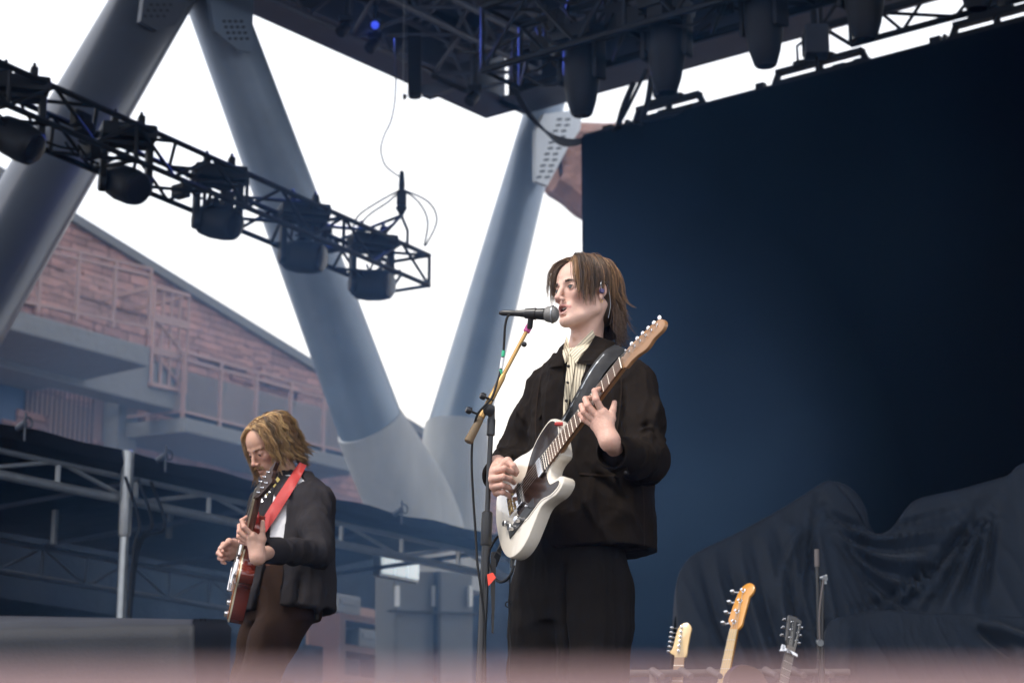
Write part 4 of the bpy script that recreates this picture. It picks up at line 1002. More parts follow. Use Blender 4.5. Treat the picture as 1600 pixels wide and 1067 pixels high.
def hair_cap(fr, parent, col, back=-.085, cut=()):
    s = SDF(); s.ell(HC + np.array((0, -.004, .002)), HR + .003, k=.01)
    s.ell((0, -.055, -.045), (.058, .045, .055), k=.03)
    s.ell((0, .085, -.035), (.09, .062, .082), k=.01, op='-'); s.ell((0, .055, -.06), (.12, .055, .06), k=.01, op='-')
    for x in (-1, 1): s.ell((x * .08, .0, -.022), (.03, .022, .028), k=.008, op='-')
    V, F = s.mesh(.004); n = fbm(V * np.array((120, 120, 25)), 2)[:, None]; V = V + vnormals(V, F) * n * .0012
    c = np.array(col) * (1 + .3 * n); return link('hair_base', to_w(fr, V), F, MT['hair'], parent, smooth=True, cols=np.clip(c, 0, 1))

# ================================================================ hands
def hand(parent, wrist, mcps, fingers, thumb, rads=None, tone=(.60, .38, .30), back=None, name='hand', h=.0016):
    """all world points. mcps: 4 knuckles (index..little); fingers: 4 lists of 3 further joints; thumb: 4 joints"""
    s = SDF(); w = np.array(tuple(wrist)); rads = rads or [.0098, .0100, .0095, .0085]
    M4 = [np.array(tuple(m)) for m in mcps]
    for i, m in enumerate(M4):
        ww = w + (M4[i] - M4[(1 if i < 2 else 2)]) * .35
        s.rc(ww, m, .0195, .0118 if i < 3 else .0105, k=.016)
    s.rc(M4[0], M4[3], .0085, .0075, k=.01)
    th = [np.array(tuple(p)) for p in thumb]
    s.rc(w * .7 + th[0] * .3, th[0], .015, .0145, k=.016); s.rc(th[0], th[1], .0140, .0105, k=.012); s.rc(th[1], th[2], .0100, .0090, k=.003); s.ell(th[1], (.0112,) * 3, k=.003); s.rc(th[2], th[3], .0094, .0074, k=.003)
    s.rc(th[1], M4[0], .008, .008, k=.018)
    if back is not None: s.rc(w, back, .0225, .026, k=.02)
    for i, fg in enumerate(fingers):
        r = rads[i]; J = [M4[i]] + [np.array(tuple(p)) for p in fg]
        s.ell(J[0], (r * 1.18,) * 3, k=.005)
        s.rc(J[0], J[1], r * 1.05, r * .95, k=.0022); s.ell(J[1], (r * 1.04,) * 3, k=.002); s.rc(J[1], J[2], r * .93, r * .86, k=.0018); s.ell(J[2], (r * .9,) * 3, k=.002); s.rc(J[2], J[3], r * .86, r * .70, k=.0018)
    V, F = s.mesh(h); V = relax(V, F, 1, .35); n = vnormals(V, F); V = V + n * (vnoise(V * 260) * .0003)[:, None]
    c = np.tile(np.array(tone), (len(V), 1)); red = np.zeros(len(V))
    for i, fg in enumerate(fingers):
        for p, a in ((M4[i], .5), (np.array(tuple(fg[0])), .7), (np.array(tuple(fg[1])), .4), (np.array(tuple(fg[2])), .6)): red = np.maximum(red, a * np.exp(-((V - p) ** 2).sum(1) / .012 ** 2))
    red = red * .6 + .25 * (vnoise(V * 70) * .5 + .5); c = c * (1 - red[:, None]) + np.array((.62, .27, .21)) * red[:, None]
    return link(name, V, F, MT['skin'], parent, smooth=True, cols=np.clip(c, 0, 1))

# ================================================================ clothes
def torso_fn(levels, L, Fw, p=2.4):
    """levels: (z, centre x, centre y, half width, half depth)"""
    A = np.array(levels, float); A = A[np.argsort(A[:, 0])]; L = np.array(tuple(L))[:2]; Fw = np.array(tuple(Fw))[:2]
    def f(P):
        z = P[..., 2]; cx, cy, a, b = [np.interp(z, A[:, 0], A[:, i]) for i in (1, 2, 3, 4)]
        x = (P[..., 0] - cx) * L[0] + (P[..., 1] - cy) * L[1]; y = (P[..., 0] - cx) * Fw[0] + (P[..., 1] - cy) * Fw[1]
        q = ((np.abs(x / a)) ** p + (np.abs(y / b)) ** p) ** (1 / p); d = (q - 1) * np.minimum(a, b)
        return np.maximum(d, np.maximum(z - A[-1, 0], A[0, 0] - z))
    m = A[:, 3].max() * 1.05; lo = (A[:, 1].min() - m, A[:, 2].min() - m, A[0, 0]); hi = (A[:, 1].max() + m, A[:, 2].max() + m, A[-1, 0])
    return f, lo, hi
def ridged(P, o=3): return sum((1 - np.abs(vnoise(P * 2 ** k + 9.1 * k))) ** 3 * .5 ** k for k in range(o))
fold_gain = 2.1
def folds(V, F, lines):
    """lines: (a, b, width, height) creases pressed into or raised from the cloth"""
    n = vnormals(V, F); d = np.zeros(len(V))
    for a, b, w_, h_ in lines:
        a = np.array(tuple(a)); b = np.array(tuple(b)); ba = b - a; t = np.clip(((V - a) @ ba) / (ba @ ba), 0, 1)
        q = np.linalg.norm(V - a - t[:, None] * ba, axis=1); d += h_ * fold_gain * np.exp(-(q / w_) ** 2) * np.sin(np.pi * np.clip(t, .03, .97)) ** .5
    return V + n * d[:, None]

# ================================================================ PERSON 1: the singer
s1 = empty('person', at(905, 1330, 6.8), 'dark-haired singer in a black jacket at the microphone playing a white guitar', 'person')
Y0 = 6.80; yb = math.radians(40); Lv = Vector((math.cos(yb), -math.sin(yb), 0)); Fv = Vector((-math.sin(yb), -math.cos(yb), 0))
fr1 = head_frame(at(914, 460, Y0), math.radians(51), math.radians(-1), math.radians(3))
neckb = at(912, 552, Y0 + .03)
hd1, bv_h1 = build_head(fr1, s1, neckb - ZZ * .03, mouth_open=1.0, gaunt=1, tone=(.66, .435, .35), gaze=(.0, .0))
def zc(px, py, Y, dz=0): p = at(px, py, Y); return (p.z + dz, p.x, p.y)
def lev(px, py, a, b, Y=Y0): p = at(px, py, Y); return (p.z, p.x, p.y, a, b)
# trousers
tr = SDF(); hipL = at(936, 905, Y0) + Lv * .0; 
f, lo, hi = torso_fn([lev(893, 832, .165, .115), lev(893, 880, .180, .125), lev(892, 940, .188, .13), lev(892, 975, .17, .12)], Lv, Fv, 2.3); tr.fn(f, lo, hi, k=.03)
pc = at(893, 930, Y0); fl = 0.0
for sgn, nm in ((1, 'l'), (-1, 'r')):
    h_ = pc + Lv * (.086 * sgn); kn = Vector((h_.x + Lv.x * .008 * sgn, h_.y + Lv.y * .008 * sgn, .52)) + Fv * .02; an = Vector((kn.x + Lv.x * .02 * sgn, kn.y + Lv.y * .02 * sgn, .06)) - Fv * .02
    tr.chain([h_, (h_ + kn) / 2, kn, an], [.112, .108, .100, .100], k=.03)
    if sgn > 0: anL = an
    else: anR = an
V, F = tr.mesh(.007); n = vnormals(V, F)
V = V + n * ((ridged(V * np.array((16, 16, 3.0))) - .9) * .006 + vnoise(V * np.array((9, 9, 4))) * .003)[:, None]
midx = at(884, 930, Y0); V = folds(V, F, [(at(880, 885, 6.66), at(884, 1067, 6.66), .010, -.016), (at(800, 890, 6.75), at(812, 1060, 6.75), .012, .006), (at(940, 880, 6.66), at(935, 1060, 6.66), .010, .008), (at(905, 885, 6.66), at(915, 1000, 6.66), .012, -.007), (at(840, 885, 6.66), at(838, 1000, 6.66), .014, -.006)])
trm = link('trousers', V, F, MT['trouser_black'], s1, smooth=True)
for an in (anL, anR):
    s = SDF(); s.rc(an - ZZ * .015, an + Fv * .15 - ZZ * .02, .042, .034, k=.02).rc(an + ZZ * .06, an - ZZ * .01, .045, .045, k=.02); s.box(an + Fv * .06 - ZZ * .055, (.045, .14, .01), R=[tuple(Lv), tuple(Fv), (0, 0, 1)], rd=.008, k=.01)
    V, F = s.mesh(.006); link('shoe', V, F, MT['shoe_black'], s1, smooth=True)
# jacket
jk = SDF()
f, lo, hi = torso_fn([lev(924, 866, .206, .160), lev(923, 800, .204, .154), lev(921, 720, .200, .146), lev(920, 650, .198, .138), lev(918, 610, .184, .128), lev(915, 582, .160, .112), lev(912, 562, .115, .090), lev(911, 552, .090, .080)], Lv, Fv, 2.35)
jk.fn(f, lo, hi, k=.03)
shR = at(857, 611, Y0 + .11); shL = at(990, 605, Y0 - .10)
for sh in (shR, shL): jk.rc(neckb + (sh - neckb) * .30 - ZZ * .015, sh, .058, .064, k=.05)
elR = at(808, 712, Y0 + .17); wrR = at(781, 742, Y0 - .03)
elL = at(1010, 716, Y0 - .21); wrL = at(966, 709, Y0 - .49)
jk.chain([shR, (shR + elR) / 2, elR], [.064, .066, .066], k=.04); jk.chain([elR, (elR + wrR) / 2, wrR], [.064, .056, .048], k=.025)
jk.chain([shL, (shL + elL) / 2 + RX * .008, elL], [.066, .067, .064], k=.04); jk.chain([elL, (elL + wrL) / 2 - ZZ * .008, wrL], [.060, .055, .051], k=.025)
jk.ell(elL - ZZ * .02 + RX * .000, (.052, .058, .058), k=.03)
# open front showing the shirt
oc = [at(893, 545, 6.68), at(884, 600, 6.66), at(880, 665, 6.65), at(879, 700, 6.65)]
zo = np.array([p.z for p in oc])[::-1]; lo_ = np.array([(p - at(918, 600, Y0)).dot(Lv) for p in oc])[::-1]; wo = np.array([.045, .026, .013, .001])[::-1]
ctr = np.array(tuple(at(918, 600, Y0))); Ln = np.array(tuple(Lv)); Fn = np.array(tuple(Fv))
def openf(P):
    l = (P - ctr) @ Ln; ff = (P - ctr) @ Fn; z = P[..., 2]; c_ = np.interp(z, zo, lo_); w_ = np.interp(z, zo, wo)
    return np.maximum(np.maximum(np.abs(l - c_) - w_, .03 - ff), np.maximum(zo[0] - z, z - zo[-1] - .2))
jk.fn(openf, ctr - .35, ctr + .45, k=.004, op='-')
jk.rc(at(908, 566, Y0), at(906, 530, Y0 + .01), .072, .082, k=.006, op='-')
JH = .005
V, F = jk.mesh(JH); V = relax(V, F, 1, .4); n = vnormals(V, F)
ax_t = np.array((7.0, 7.0, 3.2))
amp = .011; V = V + n * ((ridged(V * np.array((11, 11, 5.0))) - .95) * amp * .7 + (ridged(V * np.array((24, 24, 15.0)) + 5, 2) - .9) * .0035 + vnoise(V * 13) * .003 + vnoise(V * 31) * .0012)[:, None] * (.35 + .65 * np.clip((V[:, 2:3] - at(924, 866, Y0).z) / .12, 0, 1))
A = at
V = folds(V, F, [
    # left sleeve: creases radiating from the bent elbow
    (A(1040, 690, 6.6), A(985, 660, 6.52), .009, .009), (A(1042, 712, 6.6), A(978, 690, 6.45), .008, -.010), (A(1036, 728, 6.6), A(985, 715, 6.42), .008, .009), (A(1020, 742, 6.6), A(985, 732, 6.42), .008, -.008),
    (A(1033, 650, 6.62), A(995, 672, 6.52), .010, -.008), (A(1030, 620, 6.62), A(1010, 700, 6.5), .012, .008), (A(1000, 615, 6.58), A(990, 690, 6.5), .012, -.009), (A(1012, 640, 6.55), A(1000, 705, 6.48), .009, .006), (A(1040, 668, 6.62), A(1000, 700, 6.5), .007, -.007),
    (A(968, 600, 6.62), A(975, 700, 6.6), .014, -.012),
    # right sleeve
    (A(775, 690, 6.85), A(825, 672, 6.78), .009, .009), (A(768, 704, 6.85), A(822, 696, 6.78), .008, -.009), (A(762, 720, 6.85), A(815, 712, 6.75), .008, .008), (A(790, 655, 6.88), A(830, 650, 6.8), .012, -.008), (A(800, 630, 6.9), A(838, 690, 6.8), .010, .006), (A(835, 600, 6.8), A(846, 700, 6.75), .014, -.012),
    # body
    (A(905, 720, 6.62), A(985, 790, 6.62), .014, -.008), (A(900, 760, 6.62), A(960, 860, 6.62), .013, .007), (A(950, 740, 6.62), A(1010, 850, 6.65), .014, .008), (A(925, 700, 6.6), A(940, 850, 6.62), .010, -.006), (A(985, 760, 6.65), A(992, 862, 6.68), .010, -.007), (A(1010, 770, 6.7), A(1012, 862, 6.72), .012, .009),
    (A(845, 610, 6.72), A(870, 700, 6.66), .013, .007), (A(910, 610, 6.62), A(915, 690, 6.6), .013, -.005)])
bv_j = bvh_of(V, F); jck = link('jacket', V, F, MT['jacket_black'], s1, smooth=True)
# shirt under it
sh = SDF(); f, lo, hi = torso_fn([lev(919, 800, .16, .112), lev(920, 650, .165, .112), lev(918, 610, .155, .104), lev(915, 580, .135, .090), lev(912, 560, .090, .074), lev(912, 549, .060, .060)], Lv, Fv, 2.3); sh.fn(f, lo, hi, k=.02)
V, F = sh.mesh(.005); n = vnormals(V, F); V = V + n * ((ridged(V * np.array((22, 22, 7.0))) - .9) * .003)[:, None]
bv_s = bvh_of(V, F); sho = link('shirt', V, F, MT['shirt_striped'], s1, smooth=True)
def planar_uv(o, ax, ay):
    me = o.data; u = me.uv_layers.new(name='UV')
    co = np.empty(len(me.vertices) * 3, np.float32); me.vertices.foreach_get('co', co); co = co.reshape(-1, 3); li = np.empty(len(me.loops), np.int32); me.loops.foreach_get('vertex_index', li)
    q = np.stack([co @ np.array(tuple(ax)), co @ np.array(tuple(ay))], 1)[li]; u.data.foreach_set('uv', q.ravel().astype(np.float32))
planar_uv(sho, Lv, ZZ)
both = [bv_j, bv_s, bv_h1]
c1 = lay(both, [(926, 515), (911, 530), (897, 543), (889, 550)], [(931, 528), (919, 542), (907, 556), (900, 569)], 6, 6, .010, .003, 'shirt_collar', MT['shirt_striped'], s1, bow=.004); planar_uv(c1, (RX * .7 - ZZ * .7) * 1.25, ZZ)
c2 = lay(both, [(885, 525), (881, 540), (879, 553), (883, 568)], [(888, 530), (889, 541), (891, 552), (888, 561)], 6, 5, .008, .003, 'shirt_collar', MT['shirt_striped'], s1); planar_uv(c2, (RX + ZZ * .2) * 1.2, ZZ)
# the printed placket hanging down the opening
mbp = lay(both, [(888, 555), (885, 580), (881, 620), (879, 662)], [(899, 560), (896, 585), (890, 620), (885, 662)], 7, 4, .008, .002, 'shirt_placket', MT['shirt_striped'], s1, bow=.003); planar_uv(mbp, RX * 1.3 + ZZ * .1, ZZ)
mb = MB()
for y in (572, 598, 626, 652):
    d, q = hit(both, 889 - (y - 560) * .06, y); c = CAM + d * (q - .014); mb.lathe(c, -d, [(0, .0048), (.0015, .005), (.0025, .003), (.0025, 0)], n=12)
mb.build('shirt_button', MT['button_dark'], s1)
# jacket collar, two leaves
jc1 = lay([bv_j, bv_s], [(930, 524), (919, 543), (908, 558), (901, 568)], [(962, 535), (955, 549), (948, 560), (938, 570)], 7, 8, .012, .005, 'jacket_collar', MT['jacket_black'], s1, bow=.006)
jc2 = lay([bv_j, bv_s], [(882, 535), (879, 553), (880, 571)], [(874, 543), (866, 558), (858, 574)], 7, 5, .010, .005, 'jacket_collar', MT['jacket_black'], s1, bow=.004)
# button front edge, pocket, hem seam, cuff tab
e = lay([bv_j], [(899, 572), (893, 600), (889, 640), (886, 690)], [(903, 572), (898, 600), (894, 640), (891, 690)], 6, 2, .004, .002, 'front_facing', MT['jacket_black'], s1)
M('seam_thread', (.026, .018, .014), .9, spec=.1)
lay([bv_j], [(964, 552), (970, 600), (966, 650), (962, 680)], [(966, 552), (972, 600), (968, 650), (964, 680)], 6, 2, .003, .002, 'sleeve_seam', MT['seam_thread'], s1)
lay([bv_j], [(848, 570), (840, 610), (836, 660), (838, 700)], [(849.5, 570), (841.5, 610), (837.5, 660), (839.5, 700)], 6, 2, .003, .002, 'sleeve_seam', MT['seam_thread'], s1)
lay([bv_j], [(1004, 760), (1006, 800), (1006, 858)], [(1005.5, 760), (1007.5, 800), (1007.5, 858)], 6, 2, .003, .002, 'side_seam', MT['seam_thread'], s1)
lay([bv_j], [(905, 738), (940, 741), (975, 742)], [(905, 741), (940, 744), (975, 745)], 6, 2, .003, .002, 'pocket_welt', MT['seam_thread'], s1)
lay([bv_j], [(868, 852), (920, 856), (970, 858), (1014, 853)], [(868, 855), (920, 859), (970, 861), (1014, 856)], 6, 2, .003, .002, 'hem_seam', MT['seam_thread'], s1)
# cuffs
mb = MB(); ax = (wrL - elL).normalized(); mb.lathe(wrL - ax * .050, ax, [(0, .0515), (.004, .0545), (.055, .0510), (.120, .0460), (.124, .041), (.08, .038)], n=28); 
for i, v in enumerate(mb.v): mb.v[i] = v + (v - wrL).normalized() * .0035 * float(vnoise(np.array([tuple(v * 38)]))[0])
mb.build('cuff', MT['jacket_black'], s1, smooth=True)
mb = MB(); c = at(972, 738, Y0 - .50); mb.cbox(c, (RX * .9 + RU * .3).normalized() * .018, RF * .003, (RU * .9 - RX * .3).normalized() * .011, .003); mb.build('cuff_tab', MT['jacket_black'], s1)
mb = MB(); mb.lathe(c + RX * .009 + RF * -.003, -RF, [(0, .005), (.002, .005), (.003, .002)], n=12); mb.build('cuff_button', MT['button_dark'], s1)
ax = (wrR - elR).normalized(); mb = MB(); mb.lathe(wrR - ax * .03, ax, [(0, .050), (.004, .0535), (.04, .0525), (.055, .049), (.058, .040), (.03, .036)], n=26); mb.build('cuff', MT['jacket_black'], s1, smooth=True)

# ================================================================ guitar builder
class GF:
    def __init__(s, O, a, b, n, sc=1.0): s.O, s.a, s.b, s.n, s.s = O, a.normalized(), b.normalized(), n.normalized(), sc
    def __call__(s, x, y, z): return s.O + (s.a * x + s.b * y + s.n * z) * s.s
def ortho(a, b):
    a = a.normalized(); b = (b - a * b.dot(a)).normalized(); return a, b, b.cross(a)
_a, _b, _n = ortho(camv(.482, -.568, .667), camv(.127, -.703, -.70))
if _n.dot(camv(-.867, -.422, .267)) < 0: _n = -_n
sad = at(806, 785.5, 6.60)
G = GF(sad - _a * .115 * .945, _a, _b, _n, .945)
M('guitar_white', (.72, .66, .57), .22, coat=.6, var=(6, .25, (.66, .58, .47)))
M('pickguard_dark', (.010, .006, .005), .2, coat=.15, var=(14, .6, (.028, .011, .007)), spec=.3)
M('maple_neck', (.33, .17, .075), .3, coat=.4, var=(9, .5, (.24, .115, .045)), stretch=(1, 1, 1))
M('fretboard', (.13, .062, .032), .5, var=(12, .5, (.085, .04, .022)))
M('fret_nickel', (.75, .68, .60), .4, .3); M('string_steel', (.35, .33, .30), .35, .8)
gt = empty('electric_guitar', G(0, 0, 0), 'cream-white electric guitar with dark pickguard held by the singer at the microphone', 'guitar')
T_ = .045
body = [(-.012, 0), (-.006, -.05), (.018, -.112), (.065, -.150), (.125, -.160), (.18, -.143), (.23, -.120), (.275, -.117), (.32, -.130), (.36, -.134), (.392, -.112), (.402, -.075), (.400, -.040), (.393, -.029), (.385, .029), (.345, .031), (.322, .040), (.315, .062), (.330, .085), (.362, .098), (.374, .118), (.362, .138), (.325, .143), (.280, .128), (.235, .121), (.185, .146), (.13, .172), (.075, .174), (.024, .148), (-.006, .085)]
bp = [tuple(p) for p in spline(body, 4, closed=True)]
mb = MB(); mb.prism([G(x, y, -T_) for x, y in bp], G.n * T_ * G.s, bev=.007); gb = mb.build('body', MT['guitar_white'], gt, smooth=True)
pg = [(.115, .012), (.120, .060), (.150, .098), (.20, .100), (.25, .100), (.30, .122), (.345, .126), (.352, .110), (.31, .090), (.300, .062), (.305, .036), (.345, .026), (.385, .026), (.385, -.030), (.396, -.045), (.397, -.085), (.37, -.118), (.32, -.120), (.27, -.108), (.235, -.085), (.20, -.052), (.170, -.040), (.115, -.038)]
mb = MB(); mb.prism([G(x, y, .0005) for x, y in spline(pg, 3, closed=True)], G.n * .0025, bev=.0008); mb.build('pickguard', MT['pickguard_dark'], gb)
mb = MB(); mb.prism([G(x, y, .0003) for x, y in [(x * 1.0 + (x - .25) * .03, y * 1.045) for x, y in [tuple(p) for p in spline(pg, 3, closed=True)]]], G.n * .0015); mb.build('pickguard_edge', MT['fret_nickel'] if False else MT['guitar_white'], gb)
def gbox(mb, x0, x1, y0, y1, z0, z1, ch=.002): mb.cbox(G((x0 + x1) / 2, (y0 + y1) / 2, (z0 + z1) / 2), G.a * (x1 - x0) / 2 * G.s, G.b * (y1 - y0) / 2 * G.s, G.n * (z1 - z0) / 2 * G.s, ch)
mb = MB(); gbox(mb, .088, .165, -.038, .038, .003, .005, .001); gbox(mb, .088, .165, -.040, -.037, .003, .012, .001); gbox(mb, .088, .165, .037, .040, .003, .012, .001); gbox(mb, .086, .089, -.038, .038, .003, .014, .001); bpl = mb.build('bridge', MT['chrome'], gb)
mb = MB()
for y in (-.021, 0, .021): mb.tube([G(.106, y - .008, .011), G(.106, y + .008, .011)], .0042, n=10); mb.tube([G(.09, y, .010), G(.106, y, .010)], .0015, n=6)
mb.build('saddle', MT['gold_metal'], bpl, smooth=True)
mb = MB(); gbox(mb, .142, .156, -.034, .034, .004, .013, .004); mb.build('bridge_pickup', MT['plastic_black'], gb)
mb = MB(); gbox(mb, .268, .296, -.032, .032, .004, .014, .005); mb.build('neck_pickup', MT['chrome'], gb)
mb = MB(); gbox(mb, .055, .215, .062, .098, .001, .004, .001); cp = mb.build('control_plate', MT['plastic_black'], gb)
for x, y in ((.085, .080), (.125, .080), (.04, -.02) if False else (.062, .045)):
    mb = MB(); mb.lathe(G(x, y, .003), G.n, [(0, .0105), (.002, .0108), (.012, .0100), (.0165, .0095), (.018, .008), (.018, 0)], n=20); mb.build('knob', MT['chrome'], gb, smooth=True)
mb = MB(); mb.tube([G(.185, .080, .003), G(.19, .082, .016)], .0022, n=8); mb.lathe(G(.189, .082, .014), G.n + G.a * .3, [(0, .003), (.004, .0055), (.008, .003), (.009, 0)], n=12); mb.build('selector_switch', MT['chrome'], gb)
# neck and headstock
nw = lambda x: .028 - .0068 * (x - .385) / (.763 - .385)
mb = MB(); rows = []
for i in range(25):
    x = .345 + (.770 - .345) * i / 24; w_ = nw(max(x, .385)) ; th = .020 + (.006 if x < .40 else 0); rows.append([G(x, w_ * math.cos(t), -.002 - th * math.sin(t) + .005) for t in np.linspace(0, math.pi, 11)])
vs_ = [p for r in rows for p in r]; fs_ = [[i * 11 + j, i * 11 + (j + 1) % 11, (i + 1) * 11 + (j + 1) % 11, (i + 1) * 11 + j] for i in range(24) for j in range(11)] + [list(range(11)), list(range(24 * 11, 25 * 11))]
mb.add(vs_, fs_); nk_ = mb.build('neck', MT['maple_neck'], gt, smooth=True)
mb = MB(); P_ = [(.328, -.029), (.763, -.0212), (.763, .0212), (.328, .029)]; mb.prism([G(x, y, .003) for x, y in P_], G.n * .006, bev=.001); mb.build('fretboard', MT['fretboard'], nk_)
for i in range(22):
    x = .763 - .648 * (1 - 2 ** (-i / 12)); w_ = nw(x) * .99; r = .0011 if i else .0022
    mb = MB(); mb.tube([G(x, -w_, .0095), G(x, w_, .0095)], r * .8, n=6); mb.build('fret' if i else 'nut', MT['fret_nickel'], nk_)
def HS(x, y, z): return G(x, y + .09 * max(x - .763, 0), z - .17 * max(x - .763, 0))
hs = [(.763, -.0212), (.772, -.0215), (.79, -.030), (.80, -.038), (.86, -.046), (.905, -.050), (.935, -.046), (.950, -.030), (.949, -.012), (.935, .000), (.915, .003), (.895, .006), (.875, .016), (.855, .020), (.83, .017), (.80, .018), (.78, .024), (.768, .0215)]
mb = MB(); mb.prism([HS(x, y, -.010) for x, y in spline(hs, 3, closed=True)], G.n * .013, bev=.003); hst = mb.build('headstock', MT['maple_neck'], gt, smooth=True)
tun = []
for i in range(6):
    x = .800 + .0245 * i; yb_ = -.034 - .0022 * i; yp = yb_ + .013
    mb = MB(); mb.lathe(HS(x, yp, .003), G.n, [(0, .005), (.002, .005), (.003, .003), (.014, .003), (.015, 0)], n=12); mb.tube([HS(x, yb_ - .0, -.012), HS(x, yb_ - .016, -.013)], .0022, n=8)
    mb.lathe(HS(x, yb_ - .015, -.013), -G.b, [(0, .003), (.003, .0065), (.010, .0072), (.015, .0055), (.016, 0)], n=12, sx=.55); mb.cbox(HS(x, yb_ + .004, -.014), G.a * .008, G.b * .010, G.n * .005, .002)
    mb.build('tuning_peg', MT['chrome'], hst, smooth=True); tun.append((x, yp))
for i in range(6):
    ys = -.020 + i * .0080; yn = -.0172 + i * .0069
    mb = MB(); mb.tube([G(.09, -.026 + i * .0105, .014), G(.106, -.026 + i * .0105, .0165), G(.763, yn, .0115), HS(tun[i][0], tun[i][1], .012)], .0004 + .00006 * (5 - i), n=5); mb.build('string', MT['string_steel'], gt)
mb = MB(); mb.lathe(G(.005, 0, -.022), -G.a, [(0, .006), (.004, .004), (.010, .004), (.012, .008), (.015, .008), (.016, 0)], n=14); mb.build('strap_button', MT['chrome'], gb)
mb = MB(); mb.lathe(G(.03, .118, -.022), (G.b * .9 - G.a * .5), [(0, .011), (.004, .011), (.005, .007), (.03, .0065), (.05, .004)], n=14); mb.build('jack_plug', MT['plastic_black'], gb)

# strap over the left shoulder
rt = empty('guitar_strap', at(920, 600, 6.6), 'wide black leather strap over the singer\'s shoulder', 'strap')
lay([bv_j, bv_s], [(868, 668), (886, 640), (905, 605), (922, 575), (941, 551), (961, 538)], [(888, 677), (906, 650), (927, 612), (944, 583), (962, 562), (980, 546)], 7, 8, .018, .004, 'strap_band', MT['leather_black'], rt, bow=.004)
lay([bv_j, bv_s], [(871, 668), (888, 641), (907, 607), (924, 577), (943, 553)], [(872.5, 669), (889.5, 642), (908.5, 608), (925.5, 578), (944.5, 554)], 7, 1, .0205, .002, 'stitching', MT['tube_steel'], rt)
mb = MB(); q = [G(.395, -.085, .001), G(.405, -.075, .006), G(.415, -.070, -.008)]; mb.tube([Vector(p) for p in spline(q, 5)], .006, n=8); mb.build('red_tab', MT['strap_red'], rt, smooth=True)
mb = MB(); mb.grid([[G(.0, -.02, -.03), G(.0, .02, -.03)], [G(-.03, -.015, -.04), G(-.03, .03, -.03)], [at(775, 862, 6.72), at(783, 868, 6.72)], [at(768, 878, 6.76), at(776, 886, 6.76)]], RF * .003)
# tail of the strap hanging below the guitar
mb.grid([[at(767, 862, 6.74), at(776, 862, 6.74)], [at(766, 905, 6.74), at(774, 905, 6.74)], [at(768, 950, 6.74), at(773, 950, 6.74)], [at(768, 988, 6.74), at(771, 990, 6.74)]], RF * .004); mb.build('strap_tail', MT['leather_black'], rt)
# hands of the singer
wl = G(.594, .152, -.026)
hand(s1, wl, [G(.626, .076, .002), G(.607, .080, .006), G(.589, .082, .005), G(.573, .084, 0)],
     [[G(.645, .050, .032), G(.652, .024, .036), G(.650, .006, .016)], [G(.613, .050, .042), G(.612, .024, .044), G(.610, .006, .018)], [G(.590, .054, .042), G(.588, .029, .044), G(.585, .011, .018)], [G(.569, .062, .032), G(.566, .042, .038), G(.562, .026, .018)]],
     [G(.606, .118, -.018), G(.624, .090, -.024), G(.640, .068, -.026), G(.652, .048, -.028)], back=wrL)
wr_ = at(777, 727, 6.66)
hand(s1, wr_, [at(773, 736, 6.585), at(769.5, 748, 6.585), at(771, 760, 6.595), at(776, 769, 6.61)],
     [[at(788, 732, 6.545), at(799, 736, 6.56), at(806, 741, 6.585)], [at(786, 745, 6.54), at(797, 748, 6.555), at(803, 754, 6.585)], [at(785, 758, 6.55), at(795, 762, 6.57), at(799, 767, 6.60)], [at(786, 769, 6.565), at(794, 773, 6.585), at(797, 777, 6.61)]],
     [at(784, 724, 6.62), at(793, 721, 6.575), at(802, 728, 6.56), at(808, 737, 6.565)], back=wrR)
mb = MB(); mb.lathe(at(779, 760, 6.572), camv(.8, -.5, .1), [(0, .0088), (.001, .0096), (.004, .0096), (.005, .0088)], n=18); mb.build('ring', MT['chrome'], s1, smooth=True)

